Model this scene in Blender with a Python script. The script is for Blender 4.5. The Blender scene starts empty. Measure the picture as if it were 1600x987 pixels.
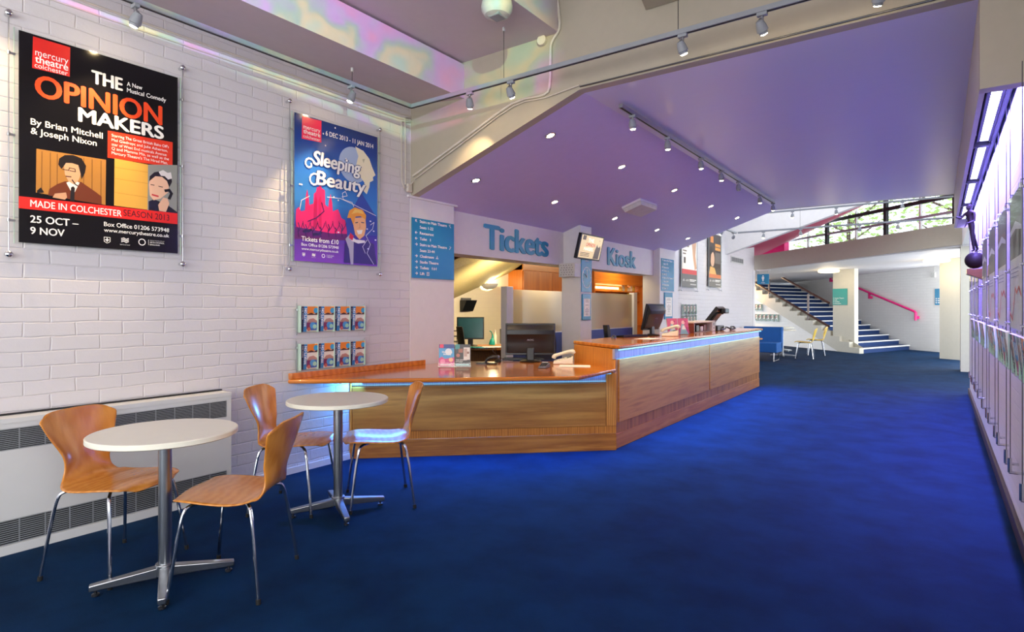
import bpy, bmesh, math, random
from mathutils import Matrix, Vector
from mathutils.geometry import tessellate_polygon
random.seed(7)
PI = math.pi
SC = bpy.context.scene
C = SC.collection

# ------------------------------------------------------------------ camera, world, big lights, exposure
# the foyer is built in metres: x = across the foyer (0 under the camera), y = along it, z = up
CAM_H = 1.32
TILT = math.atan(668 / 930.)
cam = bpy.data.cameras.new('camera'); co = bpy.data.objects.new('camera', cam); C.objects.link(co)
co.location = (0, 0, CAM_H); co.rotation_euler = (PI / 2, 0, TILT)
cam.sensor_width = 36; cam.lens = 36 * 930 / 1600.; cam.shift_y = -13.5 / 1600
cam.clip_start = 0.02; cam.clip_end = 200
SC.camera = co
w = bpy.data.worlds.new('sky'); SC.world = w; w.use_nodes = True
w.node_tree.nodes['Background'].inputs[0].default_value = (0.86, 0.93, 1.0, 1)
w.node_tree.nodes['Background'].inputs[1].default_value = 3.2
vs = SC.view_settings
SC.display_settings.display_device = 'sRGB'
vs.view_transform = 'Standard'; vs.look = 'None'; vs.gamma = 1; vs.use_curve_mapping = False
vs.exposure = 0.15
SC.cycles.use_denoising = True
SC.cycles.max_bounces = 8; SC.cycles.diffuse_bounces = 5; SC.cycles.glossy_bounces = 4
SC.cycles.transparent_max_bounces = 16; SC.cycles.transmission_bounces = 6
SC.cycles.caustics_reflective = False; SC.cycles.caustics_refractive = False
SC.cycles.sample_clamp_indirect = 4.0

def aim(o, tgt):
    d = Vector(tgt) - o.location
    o.rotation_euler = d.to_track_quat('-Z', 'Y').to_euler()
def area(name, loc, tgt, sx, sy, power, col, spread=180, parent=None):
    l = bpy.data.lights.new(name, 'AREA'); l.shape = 'RECTANGLE'; l.size = sx; l.size_y = sy
    l.energy = power; l.color = col; l.spread = math.radians(spread)
    o = bpy.data.objects.new(name, l); C.objects.link(o); o.location = loc; aim(o, tgt)
    if parent: o.parent = parent
    return o
WARM = (1.0, 0.72, 0.38); DAY = (1.0, 0.95, 0.86); VIOLET = (0.26, 0.20, 1.0); LEDC = (0.06, 0.24, 1.0)
# daylight through the glazed entrance front behind the camera, and through the roof light further on
area('entrance_daylight', (-1.9, -3.4, 2.2), (-3.0, 3, 4.2), 4.0, 2.0, 75, DAY, 150)
area('added_side_fill', (.34, -1.3, 1.9), (-4.2, .9, 2.3), 4.2, 1.4, 52, DAY, 140)  # fill added at an unseen side window to brighten the left wall
area('added_stair_fill', (1.3, 20.3, 1.5), (-2.6, 23.6, 1.2), 1.4, 2.0, 130, (0.95, 0.98, 1.0))  # unseen fill added to brighten the stair wall, no opening built for it
area('side_door_daylight', (1.4, 17.0, 1.3), (-2.2, 18.0, .6), 2.0, 2.0, 95, (0.95, 0.98, 1.0))
area('roof_light_daylight', (-1.9, 12.9, 4.9), (-1.9, 12.9, 0), 3.6, 2.6, 90, (0.86, 0.93, 1.0))
area('landing_daylight', (-1.3, 21.0, 5.0), (-1.9, 15.0, 2.2), 3.0, 1.2, 45, (0.92, 0.97, 1.0))

# ------------------------------------------------------------------ materials
def lin(c):
    return tuple(((x / 12.92) if x <= .04045 else ((x + .055) / 1.055) ** 2.4) for x in c)
def hx(h):
    h = h.lstrip('#'); return lin(tuple(int(h[i:i + 2], 16) / 255. for i in (0, 2, 4)))
class NT:
    def __init__(s, name):
        s.m = bpy.data.materials.new(name); s.m.use_nodes = True; s.t = s.m.node_tree
        s.b = s.t.nodes['Principled BSDF']; s.out = s.t.nodes['Material Output']
    def n(s, typ, **kw):
        nd = s.t.nodes.new(typ)
        for k, v in kw.items():
            if k.startswith('i_'):
                nd.inputs[int(k[2:]) if k[2:].isdigit() else k[2:]].default_value = v
            else: setattr(nd, k, v)
        return nd
    def l(s, a, b): s.t.links.new(a, b)
    def coords(s, scale=(1, 1, 1), which='Object'):
        tc = s.n('ShaderNodeTexCoord'); mp = s.n('ShaderNodeMapping'); mp.inputs['Scale'].default_value = scale
        s.l(tc.outputs[which], mp.inputs[0]); return mp.outputs[0]
    def ramp(s, src, stops):
        r = s.n('ShaderNodeValToRGB'); e = r.color_ramp.elements
        while len(e) < len(stops): e.new(0.5)
        for k, (p, c) in enumerate(stops): e[k].position = p; e[k].color = (*c, 1)
        s.l(src, r.inputs[0]); return r.outputs[0]
    def noise(s, vec, scale, detail=3, rough=.55):
        nz = s.n('ShaderNodeTexNoise'); nz.inputs['Scale'].default_value = scale
        nz.inputs['Detail'].default_value = detail; nz.inputs['Roughness'].default_value = rough
        s.l(vec, nz.inputs['Vector']); return nz.outputs['Fac']
    def bump(s, h, strength=.3, dist=.01, chain=None):
        b = s.n('ShaderNodeBump'); b.inputs['Strength'].default_value = strength; b.inputs['Distance'].default_value = dist
        s.l(h, b.inputs['Height'])
        if chain: s.l(chain, b.inputs['Normal'])
        return b.outputs['Normal']
def mat(name, col, rough=.5, metal=0., emit=0., ecol=None, var=.06, spec=.5, coat=0., nscale=14):
    k = NT(name); c = hx(col) if isinstance(col, str) else col
    f = k.noise(k.coords(), nscale)
    a = tuple(max(0, x * (1 - var)) for x in c); b = tuple(min(1, x * (1 + var)) for x in c)
    k.l(k.ramp(f, [(.3, a), (.7, b)]), k.b.inputs['Base Color'])
    k.b.inputs['Roughness'].default_value = rough; k.b.inputs['Metallic'].default_value = metal
    k.b.inputs['Specular IOR Level'].default_value = spec
    if coat: k.b.inputs['Coat Weight'].default_value = coat; k.b.inputs['Coat Roughness'].default_value = .08
    if emit:
        k.b.inputs['Emission Color'].default_value = (*(hx(ecol) if isinstance(ecol, str) else (ecol or c)), 1)
        k.b.inputs['Emission Strength'].default_value = emit
    return k.m
def glow(name, col, s):
    k = NT(name); e = k.n('ShaderNodeEmission'); e.inputs[0].default_value = (*(hx(col) if isinstance(col, str) else col), 1)
    e.inputs[1].default_value = s; k.l(e.outputs[0], k.out.inputs[0]); return k.m
def brick(name, col, plane, bumps=.7):
    k = NT(name); tc = k.n('ShaderNodeTexCoord'); sp = k.n('ShaderNodeSeparateXYZ'); cb = k.n('ShaderNodeCombineXYZ')
    k.l(tc.outputs['Object'], sp.inputs[0])
    k.l(sp.outputs['Y' if plane == 'yz' else 'X'], cb.inputs[0]); k.l(sp.outputs['Z'], cb.inputs[1])
    # courses are a little uneven
    nz = k.n('ShaderNodeTexNoise'); nz.inputs['Scale'].default_value = 5; k.l(cb.outputs[0], nz.inputs['Vector'])
    mx = k.n('ShaderNodeVectorMath', operation='SCALE'); mx.inputs['Scale'].default_value = .022; k.l(nz.outputs['Color'], mx.inputs[0])
    ad = k.n('ShaderNodeVectorMath', operation='ADD'); k.l(cb.outputs[0], ad.inputs[0]); k.l(mx.outputs[0], ad.inputs[1])
    br = k.n('ShaderNodeTexBrick'); k.l(ad.outputs[0], br.inputs['Vector'])
    c = hx(col)
    br.inputs['Color1'].default_value = (*c, 1); br.inputs['Color2'].default_value = (*[x * .97 for x in c], 1)
    br.inputs['Mortar'].default_value = (*[x * .95 for x in c], 1)
    for i, v in (('Scale', 1), ('Mortar Size', .006), ('Mortar Smooth', .8), ('Brick Width', .25), ('Row Height', .083), ('Bias', 0)):
        br.inputs[i].default_value = v
    k.l(br.outputs['Color'], k.b.inputs['Base Color'])
    inv = k.n('ShaderNodeMath', operation='SUBTRACT'); inv.inputs[0].default_value = 1; k.l(br.outputs['Fac'], inv.inputs[1])
    n1 = k.bump(inv.outputs[0], bumps * .6, .006)
    f = k.noise(tc.outputs['Object'], 14, 5)
    k.l(k.bump(f, .35, .008, n1), k.b.inputs['Normal'])
    k.b.inputs['Roughness'].default_value = .5
    return k.m
def wood(name, c1, c2, axis='x', rough=.28, scale=1., coat=.15, fine=1.):
    k = NT(name)
    sc = {'x': (1.6, 26, 26), 'y': (26, 1.6, 26), 'z': (26, 26, 1.6)}[axis]
    v = k.coords(tuple(q * scale for q in sc))
    f = k.noise(v, 2.2, 6, .62)
    wv = k.n('ShaderNodeTexWave'); wv.bands_direction = {'x': 'Y', 'y': 'X', 'z': 'X'}[axis]
    wv.inputs['Scale'].default_value = .55 * fine; wv.inputs['Distortion'].default_value = 7; wv.inputs['Detail'].default_value = 3
    k.l(v, wv.inputs['Vector'])
    mx = k.n('ShaderNodeMath', operation='MULTIPLY_ADD'); k.l(wv.outputs['Fac'], mx.inputs[0]); mx.inputs[1].default_value = .4; k.l(f, mx.inputs[2])
    k.l(k.ramp(mx.outputs[0], [(.35, hx(c1)), (.95, hx(c2))]), k.b.inputs['Base Color'])
    k.b.inputs['Roughness'].default_value = rough; k.b.inputs['Coat Weight'].default_value = coat
    k.b.inputs['Coat Roughness'].default_value = .12
    k.l(k.bump(f, .02, .002), k.b.inputs['Normal'])
    return k.m
def glass(name, tint=(1, 1, 1), gl=.12, rough=.02, frost=0., fcol=(1, 1, 1)):
    k = NT(name); tr = k.n('ShaderNodeBsdfTransparent'); tr.inputs[0].default_value = (*tint, 1)
    gs = k.n('ShaderNodeBsdfGlossy'); gs.inputs['Roughness'].default_value = rough
    m1 = k.n('ShaderNodeMixShader'); m1.inputs[0].default_value = gl
    k.l(tr.outputs[0], m1.inputs[1]); k.l(gs.outputs[0], m1.inputs[2]); last = m1
    if frost:
        tl = k.n('ShaderNodeBsdfTranslucent'); tl.inputs[0].default_value = (*fcol, 1)
        df = k.n('ShaderNodeBsdfDiffuse'); df.inputs[0].default_value = (*fcol, 1)
        m3 = k.n('ShaderNodeMixShader'); m3.inputs[0].default_value = .5; k.l(tl.outputs[0], m3.inputs[1]); k.l(df.outputs[0], m3.inputs[2])
        m2 = k.n('ShaderNodeMixShader'); m2.inputs[0].default_value = frost; k.l(m1.outputs[0], m2.inputs[1]); k.l(m3.outputs[0], m2.inputs[2]); last = m2
    k.l(last.outputs[0], k.out.inputs[0]); return k.m
def carpet():
    k = NT('blue_carpet'); v = k.coords()
    f = k.noise(v, 260, 2, .7); g = k.noise(v, 3.0, 4, .6)
    mx = k.n('ShaderNodeMath', operation='MULTIPLY_ADD'); k.l(f, mx.inputs[0]); mx.inputs[1].default_value = .7; k.l(g, mx.inputs[2])
    k.l(k.ramp(mx.outputs[0], [(.55, (0.0008, 0.010, 0.033)), (1.15, (0.0028, 0.025, 0.074))]), k.b.inputs['Base Color'])
    k.b.inputs['Roughness'].default_value = .8; k.b.inputs['Specular IOR Level'].default_value = .08
    k.l(k.bump(f, .5, .004), k.b.inputs['Normal']); return k.m
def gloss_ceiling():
    k = NT('satin_ceiling_violet_glow'); v = k.coords((.5, 5, 1)); f = k.noise(v, 1.6, 3)
    k.b.inputs['Base Color'].default_value = (.70, .68, .97, 1); k.b.inputs['Roughness'].default_value = .33  # violet glow of the trough lights put into the base colour
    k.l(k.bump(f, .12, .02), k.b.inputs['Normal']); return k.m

M = dict(
    brickL=brick('painted_brick', '#d2cfd2', 'yz', .9), brickR=brick('painted_brick_wall', '#e2dfe6', 'yz', .5),
    brickF=brick('painted_brick_stairs', '#e8e7e4', 'xz', .9), brickO=brick('painted_brick_office', '#e6dcc4', 'yz', .3),
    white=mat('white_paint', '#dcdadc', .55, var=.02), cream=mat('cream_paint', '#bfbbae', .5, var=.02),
    fascia=mat('fascia_shaded', '#aca494', .5, var=.02), mauve=mat('mauve_ceiling', '#bfb2ba', .55, var=.02),  # fascia: the dim light on the plaster is put into its colour
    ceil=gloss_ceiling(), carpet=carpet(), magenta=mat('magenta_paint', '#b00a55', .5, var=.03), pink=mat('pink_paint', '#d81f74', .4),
    slope=mat('slope_ceiling_violet_glow', '#c2b8ec', .42, var=.02),  # slope: violet glow mixed into the ceiling colour
    chairwood=wood('chair_maple', '#bd7222', '#d69040', 'z', .25, .5, .3), tabletop=mat('table_laminate', '#e6e3d2', .3, var=.01),
    chrome=mat('chrome', '#d8dade', .12, 1.), steel=mat('brushed_steel', '#a9acb0', .3, 1.), darksteel=mat('dark_steel', '#55565a', .35, .9),
    black=mat('black_plastic', '#101114', .35), blackm=mat('matt_black', '#15161a', .7), rubber=mat('black_rubber', '#0c0c0c', .8),
    grey=mat('grey_plastic', '#8d9298', .5), lgrey=mat('light_grey_plastic', '#c4c4c0', .45), ivory=mat('ivory_plastic', '#e0d8c2', .35),
    counter=wood('counter_top_wood', '#b4641c', '#d27f2c', 'x', .12, .5, .6), oakx=wood('oak_panel', '#98581a', '#cc8834', 'x', .35, 1., .1),
    oaky=wood('oak_panel_long', '#c47a30', '#e29c46', 'y', .35, 1., .1), oakz=wood('oak_upright', '#b06620', '#dc953c', 'z', .35, 1.2, .1),
    pinez=wood('cupboard_wood', '#9c5016', '#b96a22', 'z', .35, .6, .15), piney=wood('shelf_wood', '#a4591a', '#c4782a', 'y', .35, .6, .15),
    dbrown=mat('dark_brown_board', '#3a2a24', .5), hrail=mat('brown_handrail', '#4a2a22', .4), redwood=wood('red_brown_wood', '#63301c', '#824228', 'x', .3),
    sign=mat('sign_blue', '#1482ae', .25, var=.01), signt=mat('sign_teal', '#158a80', .3, var=.01), letter=mat('teal_letter', '#2187a8', .35, var=.01),
    ink=mat('white_ink', '#f2f2ee', .5, var=.0), acrylic=glass('clear_acrylic', (.97, .99, .98), .03), glassg=glass('window_glass', (.96, .98, .98), .06),
    edge=mat('acrylic_edge', '#b9d2c4', .2), frost=glass('frosted_glass', (.9, .88, .8), .14, .12, .55, (.62, .56, .44)),
    navy=mat('navy_board', '#2c3c7c', .6), royal=mat('royal_blue_fabric', '#0b5296', .8), led=glow('led_strip', (0.20, 0.62, 1.0), 1.0),
    ledk=glow('led_strip_kiosk', (0.28, 0.68, 1.0), 2.0), bulb=glow('warm_bulb', (1.0, .74, .38), 110.), disc=glow('warm_diffuser', (1.0, .80, .45), 4.),
    louvre=glow('violet_tube_and_lit_slats', (0.72, 0.75, 1.0), 5.), tubew=glow('warm_tube', (1.0, .72, .3), 7.),
    orange=mat('orange_ink', '#f0641e', .4), red=mat('red_ink', '#e0251c', .4), blackink=mat('black_ink', '#0e0d0f', .12, var=0.), 
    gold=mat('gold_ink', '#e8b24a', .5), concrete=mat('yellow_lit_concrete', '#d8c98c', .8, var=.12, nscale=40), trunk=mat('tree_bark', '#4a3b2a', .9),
    nosing=mat('pale_stair_nosing', '#e6e6e4', .5), risers=mat('dark_blue_stair_carpet', '#0c2d5e', .85), darkvoid=mat('dark_grille_back', '#0c0e0e', .8),
    vinyl=mat('heater_enamel', '#d4d6d6', .4, var=.01), bronze=mat('dark_bronze', '#241b19', .55, .1, spec=.25), paper=mat('white_paper', '#efede6', .6),
    band=wood('led_tinted_band_wood', '#8f8a94', '#b9b3bd', 'z', .4, 1.2, .05),  # counter wood turned lilac-grey, the LED tint is in the colour
    bluecab=mat('blue_edge', '#2d6fb4', .4), tealv=mat('teal_glaze', '#1f8f88', .25), wallcable=mat('painted_conduit', '#c9c2b8', .5),
    bluetex=mat('papers_blue', '#2f8fb8', .5), yellowc=mat('pale_yellow_plastic', '#e0bf55', .4), greyp=mat('grey_ink', '#55585e', .5),
)
def leafmat():
    k = NT('leaf_green'); f = k.noise(k.coords(), 1.1, 3)
    c = k.ramp(f, [(.3, hx('#7fa84e')), (.7, hx('#c2dc86'))])
    k.l(c, k.b.inputs['Base Color']); tl = k.n('ShaderNodeBsdfTranslucent'); k.l(c, tl.inputs[0])
    mx = k.n('ShaderNodeMixShader'); mx.inputs[0].default_value = .5; k.l(k.b.outputs[0], mx.inputs[1]); k.l(tl.outputs[0], mx.inputs[2]); k.l(mx.outputs[0], k.out.inputs[0])
    return k.m
M['leaf'] = leafmat()
_ink = {}
def ink(h, rough=.35):
    if h not in _ink: _ink[h] = mat('print_ink_' + h, '#' + h, rough, var=0.)
    return _ink[h]

# ------------------------------------------------------------------ geometry helpers
_txt = {}
def text_geo(s, bold):
    key = (s, bold)
    if key in _txt: return _txt[key]
    cu = bpy.data.curves.new('t', 'FONT'); cu.body = s; cu.size = 1; cu.resolution_u = 4; cu.offset = bold
    o = bpy.data.objects.new('t', cu); C.objects.link(o)
    dg = bpy.context.evaluated_depsgraph_get(); ev = o.evaluated_get(dg); me = ev.to_mesh()
    vsx = [(v.co.x, v.co.y) for v in me.vertices]; fs = [tuple(p.vertices) for p in me.polygons]
    ev.to_mesh_clear(); bpy.data.objects.remove(o); bpy.data.curves.remove(cu)
    _txt[key] = (vsx, fs); return _txt[key]
_cap = []
def cap():
    if not _cap: _cap.append(max(y for x, y in text_geo('H', 0.)[0]))
    return _cap[0]

class MB:
    def __init__(s, X=None):
        s.bm = bmesh.new(); s.mats = []; s.X = X or Matrix(); s.zl = 0.0
    def mi(s, m):
        m = M[m] if isinstance(m, str) else m
        if m not in s.mats: s.mats.append(m)
        return s.mats.index(m)
    def v(s, p): return s.bm.verts.new(s.X @ Vector(p))
    def face(s, pts, m):
        f = s.bm.faces.new([s.v(p) for p in pts]); f.material_index = s.mi(m); return f
    def box(s, x0, x1, y0, y1, z0, z1, m):
        if x0 > x1: x0, x1 = x1, x0
        if y0 > y1: y0, y1 = y1, y0
        if z0 > z1: z0, z1 = z1, z0
        c = [s.v(p) for p in ((x0, y0, z0), (x1, y0, z0), (x1, y1, z0), (x0, y1, z0), (x0, y0, z1), (x1, y0, z1), (x1, y1, z1), (x0, y1, z1))]
        k = s.mi(m)
        for q in ((3, 2, 1, 0), (4, 5, 6, 7), (0, 1, 5, 4), (1, 2, 6, 5), (2, 3, 7, 6), (3, 0, 4, 7)):
            s.bm.faces.new([c[i] for i in q]).material_index = k
        return s
    def hexa(s, lo, hi, m):
        a = [s.v(p) for p in lo]; b = [s.v(p) for p in hi]; k = s.mi(m); n = len(a)
        s.bm.faces.new(a[::-1]).material_index = k; s.bm.faces.new(b).material_index = k
        for i in range(n):
            j = (i + 1) % n; s.bm.faces.new((a[i], a[j], b[j], b[i])).material_index = k
        return s
    def prism(s, pts, z0, z1, m):
        f = lambda z: [(p[0], p[1], z) for p in pts]
        return s.hexa(f(z0), f(z1), m)
    def ring(s, ctr, ax, r, n):
        ax = Vector(ax).normalized(); t = Vector((0, 0, 1)) if abs(ax.z) < .9 else Vector((1, 0, 0))
        a = ax.cross(t).normalized(); b = ax.cross(a)
        return [s.v(Vector(ctr) + a * (r * math.cos(2 * PI * i / n)) + b * (r * math.sin(2 * PI * i / n))) for i in range(n)]
    def skin(s, rings, m, caps=True):
        k = s.mi(m); n = len(rings[0])
        for a, b in zip(rings, rings[1:]):
            for i in range(n):
                j = (i + 1) % n; s.bm.faces.new((a[i], b[i], b[j], a[j])).material_index = k
        if caps:
            s.bm.faces.new(rings[0]).material_index = k; s.bm.faces.new(rings[-1][::-1]).material_index = k
        return s
    def cyl(s, p0, p1, r0, m, r1=None, n=16):
        ax = Vector(p1) - Vector(p0)
        return s.skin([s.ring(p0, ax, r0, n), s.ring(p1, ax, r0 if r1 is None else r1, n)], m)
    def tube(s, path, r, m, n=8):
        P = [Vector(p) for p in path]; R = []
        up = None
        for i, p in enumerate(P):
            d = (P[min(i + 1, len(P) - 1)] - P[max(i - 1, 0)]).normalized()
            if up is None:
                t = Vector((0, 0, 1)) if abs(d.z) < .9 else Vector((1, 0, 0)); up = d.cross(t).normalized()
            up = (up - d * up.dot(d)).normalized(); b = d.cross(up)
            rr = r[i] if isinstance(r, (list, tuple)) else r
            R.append([s.v(p + up * (rr * math.cos(2 * PI * k / n)) + b * (rr * math.sin(2 * PI * k / n))) for k in range(n)])
        return s.skin(R, m)
    def lathe(s, prof, m, n=24, o=(0, 0, 0)):
        R = []
        for r, z in prof:
            R.append([s.v((o[0] + r * math.cos(2 * PI * i / n), o[1] + r * math.sin(2 * PI * i / n), o[2] + z)) for i in range(n)])
        return s.skin(R[::-1], m)
    def ball(s, c, r, m, n=16, sq=(1, 1, 1)):
        R = []
        for k in range(1, n // 2):
            a = PI * k / (n // 2)
            R.append([s.v((c[0] + sq[0] * r * math.sin(a) * math.cos(2 * PI * i / n), c[1] + sq[1] * r * math.sin(a) * math.sin(2 * PI * i / n), c[2] + sq[2] * r * math.cos(a))) for i in range(n)])
        return s.skin(R, m)
    # flat print layers in the XY plane, Z towards the reader
    def lay(s): s.zl += .00007; return s.zl
    def poly(s, pts, m):
        z = s.lay()
        if len(pts) <= 4: s.face([(p[0], p[1], z) for p in pts], m); return
        vv = [s.v((p[0], p[1], z)) for p in pts]; k = s.mi(m)
        for t in tessellate_polygon([[Vector((p[0], p[1], 0)) for p in pts]]):
            try: s.bm.faces.new([vv[i] for i in t]).material_index = k
            except ValueError: pass
    def rect(s, x0, x1, y0, y1, m): s.poly([(x0, y0), (x1, y0), (x1, y1), (x0, y1)], m)
    def disc(s, x, y, rx, m, ry=None, n=24, a0=0., a1=2 * PI):
        ry = ry or rx
        s.poly([(x + rx * math.cos(a0 + (a1 - a0) * i / n), y + ry * math.sin(a0 + (a1 - a0) * i / n)) for i in range(n + (a1 - a0 < 6.2))], m)
    def line(s, pts, wd, m):
        for a, b in zip(pts, pts[1:]):
            z = s.lay() if len(pts) < 4 else s.zl + .000012; s.zl = z
            d = Vector((b[0] - a[0], b[1] - a[1])); 
            if d.length < 1e-6: continue
            d.normalize(); q = Vector((-d.y, d.x)) * wd / 2; e = d * wd * .3
            s.face([(a[0] - q.x - e.x, a[1] - q.y - e.y, z), (b[0] - q.x + e.x, b[1] - q.y + e.y, z), (b[0] + q.x + e.x, b[1] + q.y + e.y, z), (a[0] + q.x - e.x, a[1] + q.y - e.y, z)], m)
    def text(s, t, x, y, h, m, wd=None, bold=.0, al='L', ang=0., shear=0., z=None):
        if bold:                                  # heavier strokes: the same letters a hair to each side
            z = s.lay() if z is None else z; d = bold * h / cap(); ca, sa = math.cos(ang), math.sin(ang)
            for i, (dx, dy) in enumerate(((-d, 0), (d, 0), (0, d * .6), (0, -d * .6))): s.text(t, x + dx * ca - dy * sa, y + dx * sa + dy * ca, h, m, wd, 0., al, ang, shear, z + i * .000012)
            s.zl += .00005; return
        vs_, fs = text_geo(t, bold)
        if not vs_: return
        k = h / cap(); x0 = min(p[0] for p in vs_); x1 = max(p[0] for p in vs_)
        kx = k if wd is None else wd / (x1 - x0); W = (x1 - x0) * kx
        ox = {'L': 0, 'C': -W / 2, 'R': -W}[al]; ca, sa = math.cos(ang), math.sin(ang)
        z = s.lay() if z is None else z; i = s.mi(m); vv = []
        for p in vs_:
            a = (p[0] - x0) * kx + ox + shear * p[1] * k; b = p[1] * k
            vv.append(s.v((x + a * ca - b * sa, y + a * sa + b * ca, z)))
        for f in fs:
            try: s.bm.faces.new([vv[q] for q in f]).material_index = i
            except ValueError: pass
    def build(s, name, parent=None, bevel=0., smooth=35, kind=None, seg=2, subd=0, recalc=True):
        if recalc: bmesh.ops.recalc_face_normals(s.bm, faces=s.bm.faces[:])
        me = bpy.data.meshes.new(name); s.bm.to_mesh(me); s.bm.free()
        for m in s.mats: me.materials.append(m)
        if smooth:
            me.shade_smooth(); me.set_sharp_from_angle(angle=math.radians(smooth))
        o = bpy.data.objects.new(name, me); C.objects.link(o)
        if parent: o.parent = parent
        if bevel:
            b = o.modifiers.new('bevel', 'BEVEL'); b.width = bevel; b.segments = seg; b.limit_method = 'ANGLE'; b.angle_limit = math.radians(40)
        if subd:
            b = o.modifiers.new('subsurf', 'SUBSURF'); b.levels = subd; b.render_levels = subd
        if kind: o['kind'] = kind
        return o
def tag(o, label, cat, group=None):
    o['label'] = label; o['category'] = cat
    if group: o['group'] = group
    return o
def thing(name, label, cat, loc=(0, 0, 0), rz=0., group=None, rot=None):
    o = bpy.data.objects.new(name, None); C.objects.link(o); o.location = loc
    o.rotation_euler = rot.to_euler() if rot is not None else (0, 0, rz)
    o.empty_display_size = .1
    return tag(o, label, cat, group)
def dup(root, loc, rz, label, group=None):
    def cp(o, p):
        c = o.copy(); C.objects.link(c)
        if p: c.parent = p
        for ch in [q for q in bpy.data.objects if q.parent == o]: cp(ch, c)
        return c
    r = cp(root, None); r.location = loc
    if rz is not None: r.rotation_euler = (0, 0, rz)
    r['label'] = label
    if group: r['group'] = group
    return r
def axes(X, Y, Z): return Matrix((X, Y, Z)).transposed()
FACE_R = axes((0, 1, 0), (0, 0, 1), (1, 0, 0))      # a print hung on the left wall, read from +x
FACE_L = axes((0, -1, 0), (0, 0, 1), (-1, 0, 0))    # on the right wall
FACE_N = axes((1, 0, 0), (0, 0, 1), (0, -1, 0))     # facing back down the foyer
def on(rot, loc): return Matrix.Translation(loc) @ rot.to_4x4()
def struct(name, mb, **kw): return mb.build(name, kind='structure', **kw)
def smoothstep(pts, n):
    out = []
    for i in range(len(pts) - 1):
        p0, p1, p2, p3 = pts[max(i - 1, 0)], pts[i], pts[i + 1], pts[min(i + 2, len(pts) - 1)]
        for j in range(n):
            t = j / n
            out.append(tuple(.5 * (2 * b + (c - a) * t + (2 * a - 5 * b + 4 * c - d) * t * t + (3 * b - a - 3 * c + d) * t ** 3) for a, b, c, d in zip(p0, p1, p2, p3)))
    out.append(tuple(pts[-1])); return out
# where a measured sight line meets a wall plane (used to lay out prints on their panels)
_c, _s = math.cos(TILT), math.sin(TILT)
def on_wall(px, py, u):
    X = (px - 800) / 930.; Z = -(py - 480) / 930.
    k = u / (X * _c - _s)
    return (k * (X * _s + _c), CAM_H + k * Z)
# ------------------------------------------------------------------ the setting
UL, UR = -4.18, .374
b = MB(); b.box(-10, 2.2, -4, 31, -.12, 0, 'carpet'); struct('floor', b)
b = MB(); b.box(UL - .3, UL, -4, 4.12, 0, 4.2, 'brickL'); struct('wall_left', b)
b = MB(); b.box(UL - .3, UL + .004, 4.12, 4.76, 0, 2.42, 'white'); struct('wall_left_pier', b)
b = MB(); b.box(UL - .3, UL, 4.12, 4.76, 2.42, 4.2, 'white'); struct('wall_left_upper', b)
b = MB(); b.box(-4.55, -4.27, 4.76, 10.40, 1.905, 2.6, 'white'); struct('wall_left_fascia', b)
b = MB(); b.box(UL - .3, -4.15, 10.40, 11.35, 0, 4.4, 'white'); struct('wall_left_column', b)
b = MB(); b.box(UL - .3, UL, 11.35, 17.35, 0, 4.4, 'brickL'); struct('wall_left_far', b)
b = MB(); b.box(UL - .3, UL + .012, 17.20, 17.40, 0, 2.35, 'white'); struct('trim_1', b)
b = MB(); b.box(-4.30, -4.0, 7.18, 7.50, 0, 2.45, 'white'); struct('wall_left_pillar', b, bevel=.006)
b = MB(); b.box(UL, UL + .022, 4.08, 4.80, 2.385, 2.407, 'white'); struct('trim_2', b)
b = MB(); b.box(UL, UL + .012, 2.25, 3.6, 0, .05, 'white'); struct('baseboard_left', b)
# right wall, shallow cove box with the lighting trough, end pillar
b = MB(); b.box(UR, UR + .3, .9, 11.4, 0, 4.2, 'brickR'); struct('wall_right', b)
b = MB(); b.box(UR, UR + .3, -4, .9, 0, 1.1, 'brickR'); b.box(UR, UR + .3, -4, .9, 2.7, 4.2, 'brickR'); b.box(UR, UR + .3, -4, -3.6, 1.1, 2.7, 'brickR'); struct('wall_right_near', b)
b = MB()
for v in (-3.6, -2.1, -.6, .84): b.box(UR + .1, UR + .16, v, v + .06, 1.1, 2.7, 'white')
for z in (1.1, 2.64): b.box(UR + .1, UR + .16, -3.6, .9, z, z + .06, 'white')
struct('window_added', b)  # unseen window added for the side fill light
b = MB(); b.box(UR - .022, UR, -4, 11.4, 0, .095, 'dbrown'); struct('baseboard_right', b, bevel=.006)
b = MB(); b.box(.178, .204, 4.22, 11.15, 2.51, 3.04, 'cream'); b.box(.204, UR, 11.12, 11.15, 2.51, 3.04, 'cream'); struct('trim_3', b)
b = MB(); b.box(.352, .9, 15.3, 15.75, 0, 2.64, 'cream'); struct('pillar_right', b)
# the wall of plaster across the foyer under which the ceiling drops
SL = .344
def zs(u): return 3.04 + SL * (u + 2.31)
b = MB(X=Matrix())
P = [(UL, zs(UL)), (-2.31, 3.04), (.178, 3.04), (.178, 2.51), (UR, 2.51), (UR, 4.2), (UL, 4.2)]
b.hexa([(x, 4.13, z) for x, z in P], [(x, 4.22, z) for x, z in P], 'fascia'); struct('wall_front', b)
b = MB(); b.hexa([(-4.28, 4.22, zs(-4.28)), (-2.31, 4.22, 3.04), (-2.31, 11.2, 3.04), (-4.28, 11.2, zs(-4.28))],
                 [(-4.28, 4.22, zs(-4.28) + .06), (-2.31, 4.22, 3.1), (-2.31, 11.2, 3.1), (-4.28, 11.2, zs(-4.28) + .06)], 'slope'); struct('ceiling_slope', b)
b = MB(); b.box(-2.31, UR, 4.22, 11.2, 3.04, 3.10, 'ceil'); struct('ceiling_flat', b)
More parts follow.
